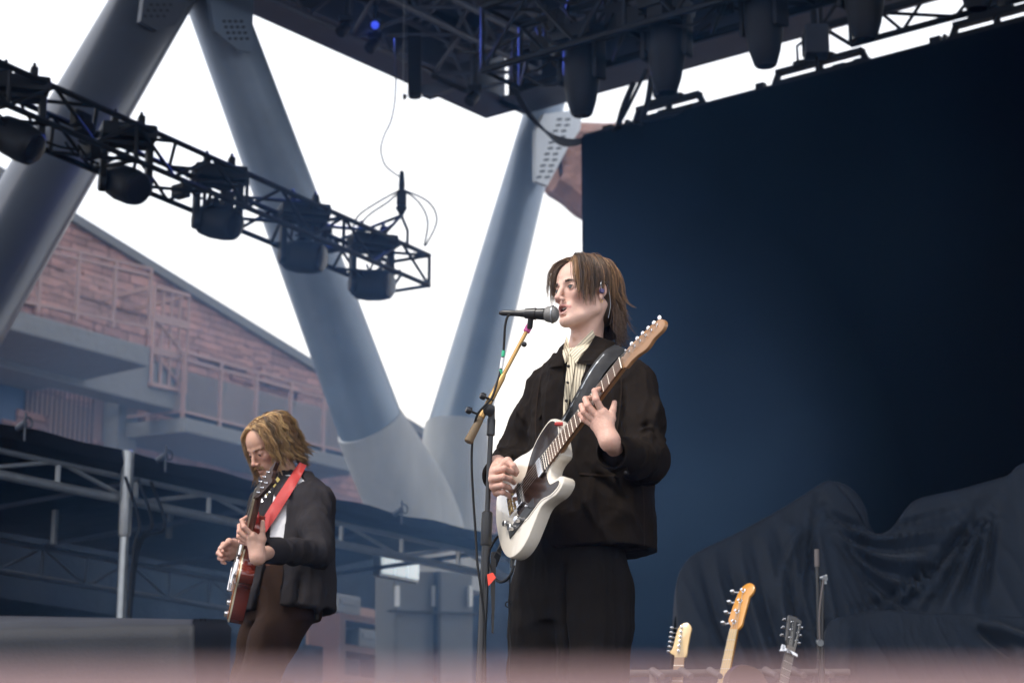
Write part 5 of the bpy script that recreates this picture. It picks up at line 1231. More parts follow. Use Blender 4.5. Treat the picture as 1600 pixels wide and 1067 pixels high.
# hair of the singer
rng = np.random.RandomState(11)
def hairdo1():
    locks = []
    for side in (-1, 1):
        for i in range(150):
            t = rng.uniform(0, 1) ** .9
            base = np.array((.105, .050, .022)) * rng.uniform(.3, 1.35)
            if rng.rand() < .36: base = np.array((.29, .155, .07)) * rng.uniform(.7, 1.2)
            if t < .5:
                q = t / .5; y0 = .060 - .095 * q; az = math.radians((66 if side > 0 else 50) + 30 * q + rng.uniform(-10, 10)); L = (.185 if side > 0 else .160) + .04 * rng.uniform(-1, 1) + (.0 if q < .45 else .02); z0 = .117 - .25 * abs(y0 + .01) ** 1.3 * 2
                if q < .10: L *= .9
                if .45 < q: L *= .86
                lift = rng.uniform(.0, .16) if q < .3 else rng.uniform(.0, .08); layer = rng.uniform(.002, .013); gr = rng.uniform(.55, .8); fl = 0
            else:
                q = (t - .5) / .5; y0 = -.04; az = math.radians(92 + 88 * q + rng.uniform(-8, 8)); L = .20 + .085 * min(q * 2.2, 1) + rng.uniform(-.08, .02); lift = rng.uniform(0, .06); layer = rng.uniform(.002, .012); gr = rng.uniform(.5, .8); z0 = .113; fl = rng.uniform(0, 1.3) if rng.rand() < .6 else 0
            d = np.array((side * math.sin(az), math.cos(az), 0)); root = np.array((side * rng.uniform(.001, .010) - .004, y0 + rng.uniform(-.008, .008), z0))
            k = np.sqrt((((root - HC) / HR) ** 2).sum()); root = HC + (root - HC) / k
            locks.append((hair_strand(rng, root, d, L, lift, gr, layer, wav=rng.uniform(.03, .2), flick=fl), base, 16, .0036, .68))
    # flyaways on the forehead
    for k, (x, L) in enumerate(((-.02, .10), (-.030, .11))):
        root = HC + np.array((x * .3, .07, .06)); root = HC + (root - HC) / np.sqrt((((root - HC) / HR) ** 2).sum())
        locks.append((hair_strand(rng, root, np.array((x * 12, .6, 0)), L, .0, .8, .006, wav=.05), np.array((.11, .06, .03)), 2, .0015, .8))
    # nape layer
    for i in range(70):
        an = rng.uniform(-1.25, 1.25); root = np.array((math.sin(an) * .066, -.022 - math.cos(an) * .080, rng.uniform(-.05, .0)))
        locks.append((hair_strand(rng, root, np.array((math.sin(an) * .4, -math.cos(an) * .4, -1)), rng.uniform(.11, .165), 0, .3, .004, wav=.6, flick=rng.uniform(0, 2.0)), np.array((.075, .036, .017)), 16, .005, .62))
    return locks
hair_cap(fr1, hd1, (.035, .018, .009))
hair_mesh(fr1, hairdo1(), hd1, .0011, rng)
def brows(fr, parent, col, rng, n=60, dz=0.0):
    locks = []
    for x in (-1, 1):
        for i in range(n):
            t = i / n; p = np.array((x * (.014 + .036 * t), .0925 - .0225 * t ** 1.6, .0185 + .0015 * math.sin(t * 2.4) + dz + rng.uniform(-.0024, .0024))); d = np.array((x * 1, -.3 * t, .35 * (1 - t) - .25 * t)); d /= np.linalg.norm(d)
            locks.append(([p, p + d * .0035 + np.array((0, .0006, 0)), p + d * .007], np.array(col), 4, .0012, 1.0))
    hair_mesh(fr, locks, parent, .0011, rng, 'eyebrows')
brows(fr1, hd1, (.045, .025, .014), rng)
# lashes line
for x in (-1, 1):
    mb = MB(); mb.tube([to_w(fr1, (x * .0305 + .0122 * math.cos(a), .0885 - .0035 * abs(math.cos(a)) ** 2, -.001 + .0052 * math.sin(a))) for a in np.linspace(.1, 3.04, 9)], .0007, n=5); mb.build('eyelashes', MT['button_dark'], hd1)
# in-ear monitor, wire, earring
rt = empty('ear_monitor', Vector(to_w(fr1, (.084, .0, -.01))), 'violet in-ear monitor with pale wire in the singer\'s ear', 'earphone')
mb = MB(); mb.lathe(Vector(to_w(fr1, (.078, .003, -.013))), Vector(to_w(fr1, (.09, .006, -.013))) - Vector(to_w(fr1, (.078, .003, -.013))), [(0, .007), (.006, .009), (.010, .007), (.011, 0)], n=14); M('ear_violet', (.06, .045, .13), .3); mb.build('shell', MT['ear_violet'], rt, smooth=True)
mb = MB(); mb.tube([Vector(p) for p in spline([to_w(fr1, p) for p in ((.087, .008, -.010), (.088, .012, .004), (.086, .006, .016), (.084, -.010, .018), (.083, -.022, .004), (.082, -.028, -.02), (.078, -.034, -.05), (.07, -.03, -.09))], 5)], .0008, n=6); mb.build('wire', MT['tube_steel'], rt, smooth=True)
mb = MB(); c = Vector(to_w(fr1, (.079, .004, -.044))); rg = [c + (Vector(fr1[0][1]) * math.cos(a) + Vector(fr1[0][2]) * math.sin(a)) * .005 for a in np.linspace(0, 6.28, 12)]; mb.tube(rg, .0009, n=5); mb.build('earring', MT['gold_metal'], hd1, smooth=True)
# ================================================================ microphone, stand, cables
ms = empty('microphone_stand', at(752, 1340, 6.74), 'black microphone stand with brass-coloured boom in front of the singer', 'microphone stand')
YM = 6.62
top = at(768, 648, YM); bt = Vector((top.x + .0, top.y, .02))
mid = at(766, 815, YM); 
base = at(751, 1045, YM + .02); dr = (base - top).normalized(); bt = top + dr * ((top.z - .02) / -dr.z)
midp = top + dr * ((at(759, 806, YM).z - top.z) / dr.z)
mb = MB(); mb.tube([top, midp], .0078, n=14); mb.build('upper_tube', MT['plastic_black'], ms, smooth=True)
mb = MB(); mb.tube([midp, bt], .0125, n=16); mb.build('lower_tube', MT['plastic_black'], ms, smooth=True)
mb = MB(); mb.lathe(midp - dr * .015, dr, [(0, .012), (.004, .016), (.02, .0165), (.095, .0165), (.100, .015), (.101, .012)], n=22); mb.build('height_clutch', MT['plastic_black'], ms, smooth=True)
mb = MB(); mb.lathe(top + dr * .01, dr, [(0, .010), (.004, .0125), (.05, .0125), (.053, .010)], n=18); mb.build('collar', MT['plastic_black'], ms, smooth=True)
mb = MB(); mb.lathe(bt, -ZZ, [(-.01, .03), (0, .13), (.012, .135), (.018, .13)], n=36); mb.build('round_base', MT['plastic_black'], ms, smooth=True)
ba = at(731, 691, YM - .02); bb = at(829, 506, YM + .02); dbm = (bb - ba).normalized()
M('brass_boom', (.42, .26, .10), .38, .8, var=(30, .5, (.30, .17, .07))); M('tape_pink', (.75, .12, .38), .5); M('tape_green', (.03, .42, .22), .5)
mb = MB(); mb.tube([ba + dbm * .06, bb], .0062, n=14); mb.build('boom_tube', MT['brass_boom'], ms, smooth=True)
M('rubber_tan', (.14, .095, .05), .7)
mb = MB(); mb.lathe(ba, dbm, [(0, .010), (.003, .0135), (.07, .0115), (.085, .010), (.086, .007)], n=18); mb.build('counterweight', MT['rubber_tan'], ms, smooth=True)
mb = MB(); mb.lathe(ba + dbm * .085, dbm, [(0, .0085), (.002, .0105), (.135, .0100), (.15, .008)], n=16); mb.build('boom_sleeve', MT['brass_boom'], ms, smooth=True)
pv = at(762, 640, YM - .01)
mb = MB(); mb.lathe(pv - RF * .018 + RX * .004, RF, [(0, .014), (.003, .018), (.030, .018), (.034, .014)], n=20); mb.cbox(top + ZZ * .006, RX * .010, RF * .012, ZZ * .022, .004); mb.build('swivel', MT['plastic_black'], ms, smooth=True)
for px, py, d in ((735, 642, (-1, 0, .25)), (757, 620, (-1, -.2, .2))):
    k_ = at(px, py, YM - .02); e_ = at(px + 14, py + 6, YM - .01); mb = MB(); mb.tube([e_, k_], .0035, n=8); mb.lathe(k_ + (e_ - k_).normalized() * .004, (k_ - e_).normalized(), [(0, .006), (.003, .0105), (.012, .011), (.018, .008), (.019, 0)], n=14); mb.build('wing_knob', MT['plastic_black'], ms, smooth=True)
mb = MB(); c = at(819, 538, YM); mb.lathe(c + RF * -.004, -RF, [(0, .006), (.004, .0085), (.010, .0075), (.013, 0)], n=12); mb.tube([c, c + RF * .014], .007, n=10); mb.build('boom_screw', MT['plastic_black'], ms, smooth=True)
mb = MB(); c = bb - dbm * .03; mb.lathe(c, dbm, [(0, .0072), (.002, .0105), (.024, .0105), (.026, .008)], n=16); mb.build('pink_tape', MT['tape_pink'], ms, smooth=True)
# microphone
mic = empty('microphone', at(840, 492, YM), 'black handheld microphone with grey mesh ball at the singer\'s mouth', 'microphone')
ma = at(806, 489.5, YM + .0); mt_ = at(869, 491.5, YM - .03); dm = (mt_ - ma).normalized(); Lm = (mt_ - ma).length
M('mic_mesh', (.20, .195, .19), .5, .5, bump=(900, .0012))
mb = MB(); mb.lathe(ma, dm, [(-.002, .0075), (.0, .0095), (.012, .0100), (.07, .0165), (.082, .0175), (.088, .0185), (.089, .012)], n=24); mb.build('handle', MT['plastic_black'], mic, smooth=True)
mb = MB(); r_ = .0248; o_ = .088; mb.lathe(ma + dm * o_, dm, [(0, .016)] + [(.003 + (1 - math.cos(t)) * .0195, .0185 + (r_ - .0185) * math.sin(t)) for t in np.linspace(.1, 1.57, 6)] + [(.0245, .0268), (.027, .0268)] + [(.027 + .018 * math.sin(t), r_ * math.cos(t) + .0004) for t in np.linspace(.05, 1.57, 8)], n=28); mb.build('mesh_ball', MT['mic_mesh'], mic, smooth=True)
mb = MB(); mb.lathe(ma + dm * (o_ + .0235), dm, [(0, .026), (.0005, .0276), (.0035, .0276), (.004, .026)], n=28); mb.build('ball_band', MT['tube_steel'], mic, smooth=True)
mb = MB(); mb.lathe(ma + dm * .028, dm, [(0, .0125), (.001, .0150), (.034, .0185), (.035, .016)], n=20); mb.tube([ma + dm * .046 - RU * .012, ma + dm * .043 - RU * .040, bb - dbm * .0], [.009, .0085, .007], n=12); mb.build('clip', MT['plastic_black'], mic, smooth=True)
mb = MB(); mb.lathe(ma - dm * .052, dm, [(0, .004), (.004, .0065), (.012, .0088), (.048, .0090), (.052, .0085)], n=16); mb.build('plug', MT['chrome'] if False else MT['plastic_black'], mic, smooth=True)
pts = [(800, 491, YM), (793, 495, YM), (789, 512, YM), (787, 545, YM), (783, 575, YM), (776, 600, YM - .01), (768, 622, YM - .03), (757, 634, YM - .04), (745, 650, YM - .03), (739, 680, YM), (737, 720, YM), (739, 770, YM), (743, 830, YM), (746, 880, YM - .01), (752, 925, YM - .01), (757, 975, YM), (758, 1060, YM), (757, 1330, YM)]
mb = MB(); mb.tube([Vector(p) for p in spline([at(*p) for p in pts], 7)], .0037, n=8); o = mb.build('microphone_cable', MT['cable_black'], smooth=True); tag(o, 'thin black cable hanging from the microphone down beside its stand', 'cable')
for (y0_, y1_, m_) in ((548, 557, 'tape_green'), (578, 586, 'tape_green'), (559, 576, 'tee_white')):
    x0_ = 787 - max(0, (y0_ - 548)) * .14; x1_ = 787 - (y1_ - 548) * .14; mb = MB(); mb.tube([at(x0_, y0_, YM), at(x1_, y1_, YM)], .0052, n=10); mb.build('tape', MT[m_], o, smooth=True)
# instrument cable with red tab at the guitar's end
pts = [(803, 883, 6.60), (798, 897, 6.60), (789, 907, 6.62), (779, 908, 6.66), (770, 898, 6.70), (764, 880, 6.74), (764, 862, 6.78), (772, 845, 6.82), (778, 838, 6.86)]
mb = MB(); mb.tube([Vector(p) for p in spline([at(*p) for p in pts], 6)], .0042, n=8); pts = [(797, 898, 6.62), (796, 940, 6.64), (797, 990, 6.66), (797, 1050, 6.66), (790, 1330, 6.7)]; mb.tube([Vector(p) for p in spline([at(*p) for p in pts], 6)], .0022, n=6)
o = mb.build('instrument_cable', MT['cable_black'], smooth=True); tag(o, 'black lead looping out of the white guitar with a red tag on it', 'cable')
mb = MB(); mb.prism([at(761, 897, 6.60), at(770, 894, 6.60), at(775, 902, 6.60), at(763, 915, 6.60)], Vector((0, .002, 0))); M('tab_red', (.80, .06, .03), .5); mb.build('red_tag', MT['tab_red'], o)
mb = MB(); cc = at(794, 944, 6.64); mb.tube([cc + (RX * math.cos(a) + RU * math.sin(a)) * .008 for a in np.linspace(0, 6.28, 14)], .0016, n=6); o = mb.build('key_ring', MT['cable_black'], smooth=True); tag(o, 'tiny dark ring clipped at the singer\'s trouser side', 'ring')
mb = MB(); mb.tube([at(794, 944, 6.64), at(801, 938, 6.68)], .001, n=5); mb.build('ring_stem', MT['cable_black'], o)

# ================================================================ PERSON 2: the guitarist
Y2 = 8.75
s2 = empty('person', at(440, 1240, Y2), 'long-haired blond guitarist with moustache looking down at his red guitar', 'person')
yb2 = math.radians(52); L2 = Vector((math.cos(yb2), -math.sin(yb2), 0)); F2 = Vector((-math.sin(yb2), -math.cos(yb2), 0))
fr2 = head_frame(at(421, 697, Y2 - .03), math.radians(50), math.radians(33), math.radians(-4), .93)
nb2 = at(455, 752, Y2 + .03)
hd2, bv_h2 = build_head(fr2, s2, nb2 - ZZ * .02, mouth_open=0.0, lids=1.0, gaunt=0, tone=(.52, .30, .21), stubble=.35, gaze=(0, -.5))
def lv2(px, py, a, b, Y=Y2): p = at(px, py, Y); return (p.z, p.x, p.y, a, b)
# trousers: weight on the far leg, near leg stepping forward and left
tr = SDF(); f, lo, hi = torso_fn([lv2(437, 866, .150, .105), lv2(440, 905, .170, .125), lv2(444, 945, .175, .135), lv2(444, 972, .16, .12)], L2, F2, 2.2); tr.fn(f, lo, hi, k=.03)
pc = at(443, 940, Y2); ha = pc + L2 * .085; hb = pc - L2 * .085
kA = at(402, 1066, Y2 - .12); anA = Vector((kA.x + .10, kA.y + .02, .07))
kB = at(392, 1062, Y2 + .12); anB = Vector((kB.x - .02, kB.y + .05, .07))
tr.chain([ha, (ha + kA) / 2 + F2 * .012, kA, anA], [.105, .090, .073, .070], k=.03); tr.chain([hb, (hb + kB) / 2, kB, anB], [.100, .085, .073, .070], k=.03)
V, F = tr.mesh(.0075); n = vnormals(V, F); V = V + n * ((ridged(V * np.array((9, 9, 4.0)), 2) - .9) * .005)[:, None]
link('trousers', V, F, MT['trouser_brown'], s2, smooth=True); bv_t2 = bvh_of(V, F)
for an in (anA, anB):
    s = SDF(); s.rc(an - ZZ * .02, an + F2 * .15 - ZZ * .03, .042, .034, k=.02); s.box(an + F2 * .06 - ZZ * .058, (.045, .14, .01), R=[tuple(L2), tuple(F2), (0, 0, 1)], rd=.008, k=.01)
    V, F = s.mesh(.007); link('shoe', V, F, MT['shoe_black'], s2, smooth=True)
# overshirt
jk = SDF()
f, lo, hi = torso_fn([lv2(449, 958, .215, .165), lv2(450, 900, .205, .155), lv2(452, 850, .195, .145), lv2(455, 810, .195, .14), lv2(458, 785, .185, .13), lv2(458, 765, .150, .105), lv2(456, 748, .095, .08), lv2(455, 740, .08, .07)], L2, F2, 2.3); jk.fn(f, lo, hi, k=.03)
sR2 = at(415, 790, Y2 + .13); sL2 = at(490, 785, Y2 - .10)
for q in (sR2, sL2): jk.rc(nb2 + (q - nb2) * .3 - ZZ * .01, q, .058, .066, k=.05)
eR2 = at(393, 850, Y2 + .22); wR2 = at(371, 858, Y2 + .02); eL2 = at(497, 862, Y2 - .28); wL2 = at(424, 860, Y2 - .56)
jk.chain([sR2, (sR2 + eR2) / 2, eR2], [.066, .060, .056], k=.03).chain([eR2, wR2], [.055, .044], k=.02)
jk.chain([sL2, (sL2 + eL2) / 2, eL2], [.068, .062, .060], k=.03).chain([eL2, (eL2 + wL2) / 2, wL2], [.058, .050, .043], k=.025)
oc = [at(428, 752, 8.6), at(424, 800, 8.58), at(420, 860, 8.58), at(416, 900, 8.58), at(405, 965, 8.6)]
ct2 = np.array(tuple(at(455, 800, Y2))); L2n = np.array(tuple(L2)); F2n = np.array(tuple(F2))
zo2 = np.array([p.z for p in oc])[::-1]; lo2 = np.array([(np.array(tuple(p)) - ct2) @ L2n for p in oc])[::-1]; wo2 = np.array([.045, .034, .036, .045, .075])[::-1]
def open2(P):
    l = (P - ct2) @ L2n; ff = (P - ct2) @ F2n; z = P[..., 2]; c_ = np.interp(z, zo2, lo2); w_ = np.interp(z, zo2, wo2)
    return np.maximum(np.maximum(np.abs(l - c_) - w_, .02 - ff), zo2[0] - .2 - z)
jk.fn(open2, ct2 - .5, ct2 + .4, k=.004, op='-'); jk.rc(nb2 - ZZ * .02, nb2 + ZZ * .05, .060, .066, k=.006, op='-')
V, F = jk.mesh(.0065); V = relax(V, F, 1, .4); n = vnormals(V, F)
V = V + n * ((ridged(V * np.array((11, 11, 4.5))) - .95) * .009 + vnoise(V * 14) * .004)[:, None]
fold_gain = 3.2
V = folds(V, F, [(at(515, 850, 8.5), at(480, 835, 8.5), .010, .010), (at(518, 868, 8.5), at(470, 858, 8.45), .010, -.011), (at(510, 885, 8.5), at(465, 872, 8.45), .010, .009), (at(515, 810, 8.55), at(495, 850, 8.5), .012, -.009), (at(480, 800, 8.55), at(478, 850, 8.5), .016, -.014), (at(460, 850, 8.45), at(440, 866, 8.4), .008, .007), (at(500, 900, 8.6), at(495, 965, 8.6), .014, .010), (at(470, 900, 8.55), at(460, 965, 8.55), .014, -.010), (at(450, 890, 8.5), at(430, 960, 8.5), .012, .008), (at(505, 760, 8.6), at(515, 800, 8.6), .012, .006)])
bv_j2 = bvh_of(V, F); link('jacket', V, F, MT['jacket_dark'], s2, smooth=True)
ts = SDF(); f, lo, hi = torso_fn([lv2(440, 900, .155, .118), lv2(450, 830, .165, .125), lv2(456, 790, .160, .118), lv2(457, 768, .130, .098), lv2(455, 748, .080, .07)], L2, F2, 2.2); ts.fn(f, lo, hi, k=.02)
V, F = ts.mesh(.007); n = vnormals(V, F); V = V + n * ((ridged(V * np.array((18, 18, 9.0))) - .9) * .005)[:, None]; bv_t = bvh_of(V, F); link('t_shirt', V, F, MT['tee_white'], s2, smooth=True)
b3 = [bv_j2, bv_t, bv_t2]
mb = MB(); rows = []
for i in range(40):
    a = 2 * math.pi * i / 39; c = at(437, 885, Y2); d_ = L2 * math.cos(a) * .158 + F2 * math.sin(a) * .122; rows.append([c + d_ - ZZ * .018, c + d_ * 1.02, c + d_ + ZZ * .018])
mb.grid(rows, ZZ * .001); mb.build('belt', MT['leather_brown'], s2, smooth=True)
mb = MB(); c = at(437, 885, Y2) + F2 * .127 + L2 * .01; mb.cbox(c, L2 * .022, F2 * .004, ZZ * .018, .004); mb.build('belt_buckle', MT['chrome'], s2, smooth=True)
lay(b3, [(440, 742), (432, 758), (428, 775)], [(465, 745), (452, 762), (436, 778)], 6, 6, .012, .004, 'shirt_collar', MT['jacket_dark'], s2, bow=.006)
lay(b3, [(416, 742), (410, 752), (408, 762)], [(424, 748), (418, 758), (412, 768)], 6, 5, .010, .004, 'shirt_collar', MT['jacket_dark'], s2, bow=.004)
ax = (wL2 - eL2).normalized(); mb = MB(); mb.lathe(wL2 - ax * .05, ax, [(0, .046), (.003, .050), (.05, .049), (.112, .046), (.115, .040), (.08, .036)], n=26); mb.build('cuff', MT['jacket_dark'], s2, smooth=True)
ax = (wR2 - eR2).normalized(); mb = MB(); mb.lathe(wR2 - ax * .03, ax, [(0, .043), (.003, .048), (.05, .047), (.053, .038), (.03, .034)], n=26); mb.build('cuff', MT['jacket_dark'], s2, smooth=True)
mb = MB(); mb.tube([at(494, 955, 8.62), at(495, 968, 8.62), at(492, 966, 8.62)], .008, n=8); mb.build('belt_loop_clip', MT['cable_black'], s2)
# his guitar
M('cherry_red', (.15, .022, .014), .2, coat=.7, var=(8, .5, (.09, .014, .01))); M('maple_top', (.36, .16, .06), .25, coat=.6, var=(10, .5, (.28, .07, .03))); M('ivory', (.74, .66, .48), .4); M('rosewood', (.035, .016, .011), .5, spec=.15); M('mahogany', (.13, .035, .02), .3, coat=.4)
a2, b2, n2 = ortho(camv(.21, -.80, .56), camv(-.10, -.58, -.79))
if n2.dot(camv(-1, 0, 0)) < 0: n2 = -n2
H = GF(at(366, 926, Y2 - .30), a2, b2, n2, 1.0)
g2 = empty('electric_guitar', H(0, 0, 0), 'cherry red single-cut electric guitar on a red strap held by the blond guitarist', 'guitar')
body = [(0, 0), (.004, -.055), (.022, -.115), (.06, -.155), (.11, -.168), (.165, -.155), (.21, -.125), (.255, -.108), (.30, -.112), (.345, -.125), (.385, -.118), (.415, -.085), (.425, -.045), (.415, -.028), (.375, .028), (.345, .045), (.345, .075), (.365, .10), (.36, .125), (.325, .135), (.285, .122), (.245, .108), (.205, .122), (.16, .155), (.11, .168), (.06, .155), (.022, .115), (.004, .055)]
sp2 = [tuple(p) for p in spline(body, 3, closed=True)]
mb = MB(); mb.prism([H(x, y, -.050) for x, y in sp2], H.n * .050, bev=.004); gb2 = mb.build('body', MT['cherry_red'], g2, smooth=True)
mb = MB(); mb.prism([H(x, y, -.002) for x, y in sp2], H.n * .006, bev=.002); mb.build('binding', MT['ivory'], gb2)
mb = MB(); mb.prism([H(.2 + (x - .2) * .975, y * .965, .003) for x, y in sp2], H.n * .007, bev=.004); mb.build('top', MT['maple_top'], gb2, smooth=True)
def hb(x0, x1, y0, y1, z0, z1, nm, mt, par=gb2, ch=.002):
    mb = MB(); mb.cbox(H((x0 + x1) / 2, (y0 + y1) / 2, (z0 + z1) / 2), H.a * (x1 - x0) / 2, H.b * (y1 - y0) / 2, H.n * (z1 - z0) / 2, ch); return mb.build(nm, MT[mt], par)
hb(.135, .150, -.045, .045, .014, .026, 'bridge', 'chrome'); hb(.088, .100, -.048, .048, .012, .030, 'tailpiece', 'chrome')
hb(.17, .205, -.038, .038, .010, .020, 'pickup', 'chrome'); hb(.315, .35, -.038, .038, .010, .020, 'pickup', 'chrome')
for x, y in ((.06, .075), (.115, .105), (.03, .11), (.085, .135)):
    mb = MB(); mb.lathe(H(x, y, .010), H.n, [(0, .010), (.003, .0105), (.012, .009), (.014, 0)], n=16); mb.build('knob', MT['chrome'], gb2, smooth=True)
mb = MB(); vs_ = []
for i in range(15):
    x = .36 + (.715 - .36) * i / 14; w_ = .028 - .007 * i / 14; vs_ += [H(x, w_ * math.cos(t), .006 - .022 * math.sin(t)) for t in np.linspace(0, math.pi, 10)]
mb.add(vs_, [[i * 10 + j, i * 10 + (j + 1) % 10, (i + 1) * 10 + (j + 1) % 10, (i + 1) * 10 + j] for i in range(14) for j in range(10)] + [list(range(10)), list(range(140, 150))]); nk2 = mb.build('neck', MT['mahogany'], g2, smooth=True)
mb = MB(); mb.prism([H(x, y, .006) for x, y in ((.335, -.0285), (.715, -.0215), (.715, .0215), (.335, .0285))], H.n * .006, bev=.001); mb.build('fretboard', MT['rosewood'], nk2)
mb = MB(); mb.prism([H(x, y, .0065) for x, y in ((.335, -.0305), (.715, -.0225), (.715, -.0212), (.335, -.028))], H.n * .0062); mb.prism([H(x, y, .0065) for x, y in ((.335, .0305), (.715, .0225), (.715, .0212), (.335, .028))], H.n * .0062); mb.build('neck_binding', MT['ivory'], nk2)
hs2 = [(.715, -.0215), (.73, -.024), (.76, -.037), (.84, -.043), (.88, -.045), (.885, -.035), (.865, -.015), (.872, 0), (.865, .015), (.885, .035), (.88, .045), (.84, .043), (.76, .037), (.73, .024), (.715, .0215)]
H2 = lambda x, y, z: H(x, y, z - .25 * (x - .715))
mb = MB(); mb.prism([H2(x, y, -.006) for x, y in hs2], H.n * .014, bev=.002); h2 = mb.build('headstock', MT['rosewood'], g2)
for i in range(3):
    for sgn in (-1, 1):
        x = .765 + .035 * i; mb = MB(); mb.lathe(H2(x, .022 * sgn, .008), H.n, [(0, .006), (.002, .006), (.003, .003), (.012, .003), (.0125, 0)], n=10); mb.tube([H2(x, .035 * sgn, -.004), H2(x, .050 * sgn, -.004)], .002, n=6); mb.lathe(H2(x, .049 * sgn, -.004), H.b * sgn, [(0, .003), (.003, .0052), (.009, .0058), (.012, 0)], n=10, sx=.5); mb.build('tuning_peg', MT['chrome'], h2, smooth=True)
for i in range(6):
    y = -.02 + .008 * i; mb = MB(); mb.tube([H(.095, y * 1.25, .028), H(.142, y * 1.25, .027), H(.715, y * .87, .0145), H2(.77, y * .9, .012)], .0008, n=4); mb.build('string', MT['string_steel'], g2)
# red strap
rt = empty('guitar_strap', at(440, 780, 8.5), 'red strap running over the blond guitarist\'s shoulder', 'strap')
lay(b3, [(468, 722), (452, 745), (432, 775), (414, 804), (396, 835)], [(479, 727), (466, 752), (446, 785), (427, 815), (407, 842)], 7, 6, .022, .004, 'strap_band', MT['strap_red'], rt, bow=.005)
mb = MB(); q = [H(.40, -.06, -.02), H(.425, -.10, -.01), at(384, 832, Y2 - .28), at(393, 838, Y2 - .20)]; mb.tube([Vector(p) for p in spline(q, 5)], .012, n=8); mb.build('strap_end', MT['strap_red'], rt, smooth=True)
M('motif_yellow', (.62, .50, .16), .6)
for x, y in ((420, 763), (428, 757), (434, 749), (415, 772)):
    d, q = hit(b3, x, y); q = q or 8.9; c = CAM + d * (q - .034); mb = MB(); mb.prism([c + RX * .009, c + RU * .011, c - RX * .009, c - RU * .011], -RF * .002); mb.build('motif', MT['motif_yellow'], rt)
# his hands
wl2 = H(.498, .118, -.046)
hand(s2, wl2, [H(.540, .062, -.014), H(.520, .068, -.010), H(.500, .069, -.010), H(.484, .067, -.014)],
     [[H(.560, .046, .022), H(.560, .022, .034), H(.556, .002, .020)], [H(.522, .046, .034), H(.518, .020, .038), H(.514, .000, .020)], [H(.494, .050, .032), H(.490, .026, .036), H(.486, .006, .020)], [H(.470, .056, .022), H(.466, .036, .030), H(.462, .018, .020)]],
     [H(.515, .095, -.048), H(.535, .066, -.050), H(.556, .040, -.044), H(.572, .018, -.038)], back=wL2, tone=(.56, .35, .27), h=.002, rads=[.0090, .0092, .0087, .0078])
wr2 = at(376, 857, Y2 - .06)
hand(s2, wr2, [at(362, 850, Y2 - .13), at(357, 857, Y2 - .14), at(355, 865, Y2 - .14), at(357, 872, Y2 - .12)],
     [[at(349, 850, Y2 - .17), at(344, 857, Y2 - .20), at(348, 861, Y2 - .22)], [at(345, 857, Y2 - .18), at(341, 864, Y2 - .21), at(346, 868, Y2 - .22)], [at(345, 866, Y2 - .17), at(343, 872, Y2 - .20), at(348, 875, Y2 - .21)], [at(349, 873, Y2 - .15), at(348, 878, Y2 - .18), at(352, 880, Y2 - .19)]],
     [at(366, 848, Y2 - .12), at(358, 846, Y2 - .16), at(350, 852, Y2 - .20), at(345, 857, Y2 - .22)], back=wR2, tone=(.56, .35, .27), h=.002)
# his hair, moustache
rng = np.random.RandomState(5)
def hairdo2():
    locks = []
    for side in (-1, 1):
        for i in range(150):
            t = rng.uniform(0, 1) ** .8; base = np.array((.34, .19, .075)) * rng.uniform(.35, 1.3)
            if rng.rand() < .35: base = np.array((.62, .40, .17)) * rng.uniform(.8, 1.15)
            if t > .55: base = base * np.array((.6, .55, .5))  # lower layers darker: underside shade put into the hair colour
            if t < .5:
                q = t / .5; y0 = .066 - .10 * q; az = math.radians((80 if side > 0 else 64) + 16 * q + rng.uniform(-8, 8)); L = .30 + rng.uniform(-.04, .02); z0 = .113; lift = rng.uniform(.05, .25) if side > 0 else 0; gr = rng.uniform(.5, .7) if side > 0 else rng.uniform(.7, .9)
            else:
                q = (t - .5) / .5; y0 = -.04; az = math.radians(94 + 86 * q + rng.uniform(-8, 8)); L = .30 + rng.uniform(-.05, .02); z0 = .113; lift = rng.uniform(0, .12); gr = rng.uniform(.4, .6)
            d = np.array((side * math.sin(az), math.cos(az), 0)); root = np.array((side * rng.uniform(.001, .008), y0 + rng.uniform(-.006, .006), z0)); root = HC + (root - HC) / np.sqrt((((root - HC) / HR) ** 2).sum())
            locks.append((hair_strand(rng, root, d, L, lift, gr, rng.uniform(.002, .013), wav=rng.uniform(.7, 1.6), flick=rng.uniform(0, 1.2)), base, 14, .0042, .75))
    for i in range(60):
        an = rng.uniform(-1.3, 1.3); root = np.array((math.sin(an) * .064, -.02 - math.cos(an) * .078, rng.uniform(-.04, .0)))
        locks.append((hair_strand(rng, root, np.array((math.sin(an) * .4, -math.cos(an) * .4, -1)), rng.uniform(.10, .15), 0, .25, .006, wav=.35, flick=rng.uniform(0, 1.6)), np.array((.20, .11, .05)), 15, .006, .7))
    return locks
_g = hair_strand
hair_cap(fr2, hd2, (.17, .09, .04)); hair_mesh(fr2, hairdo2(), hd2, .0013, rng); brows(fr2, hd2, (.22, .12, .06), rng)
locks = []
for i in range(220):
    x = rng.uniform(-.029, .029); p = np.array((x, .098 - .35 * abs(x) ** 1.1 - .0, -.050 - abs(x) * .25 + rng.uniform(-.003, .003))); d = np.array((np.sign(x) * .6, .15, -.8)); d /= np.linalg.norm(d)
    locks.append(([p, p + d * .006 + np.array((0, .0018, 0)), p + d * .012], np.array((.30, .17, .075)), 3, .0012, 1.1))
hair_mesh(fr2, locks, hd2, .0011, rng, 'moustache')

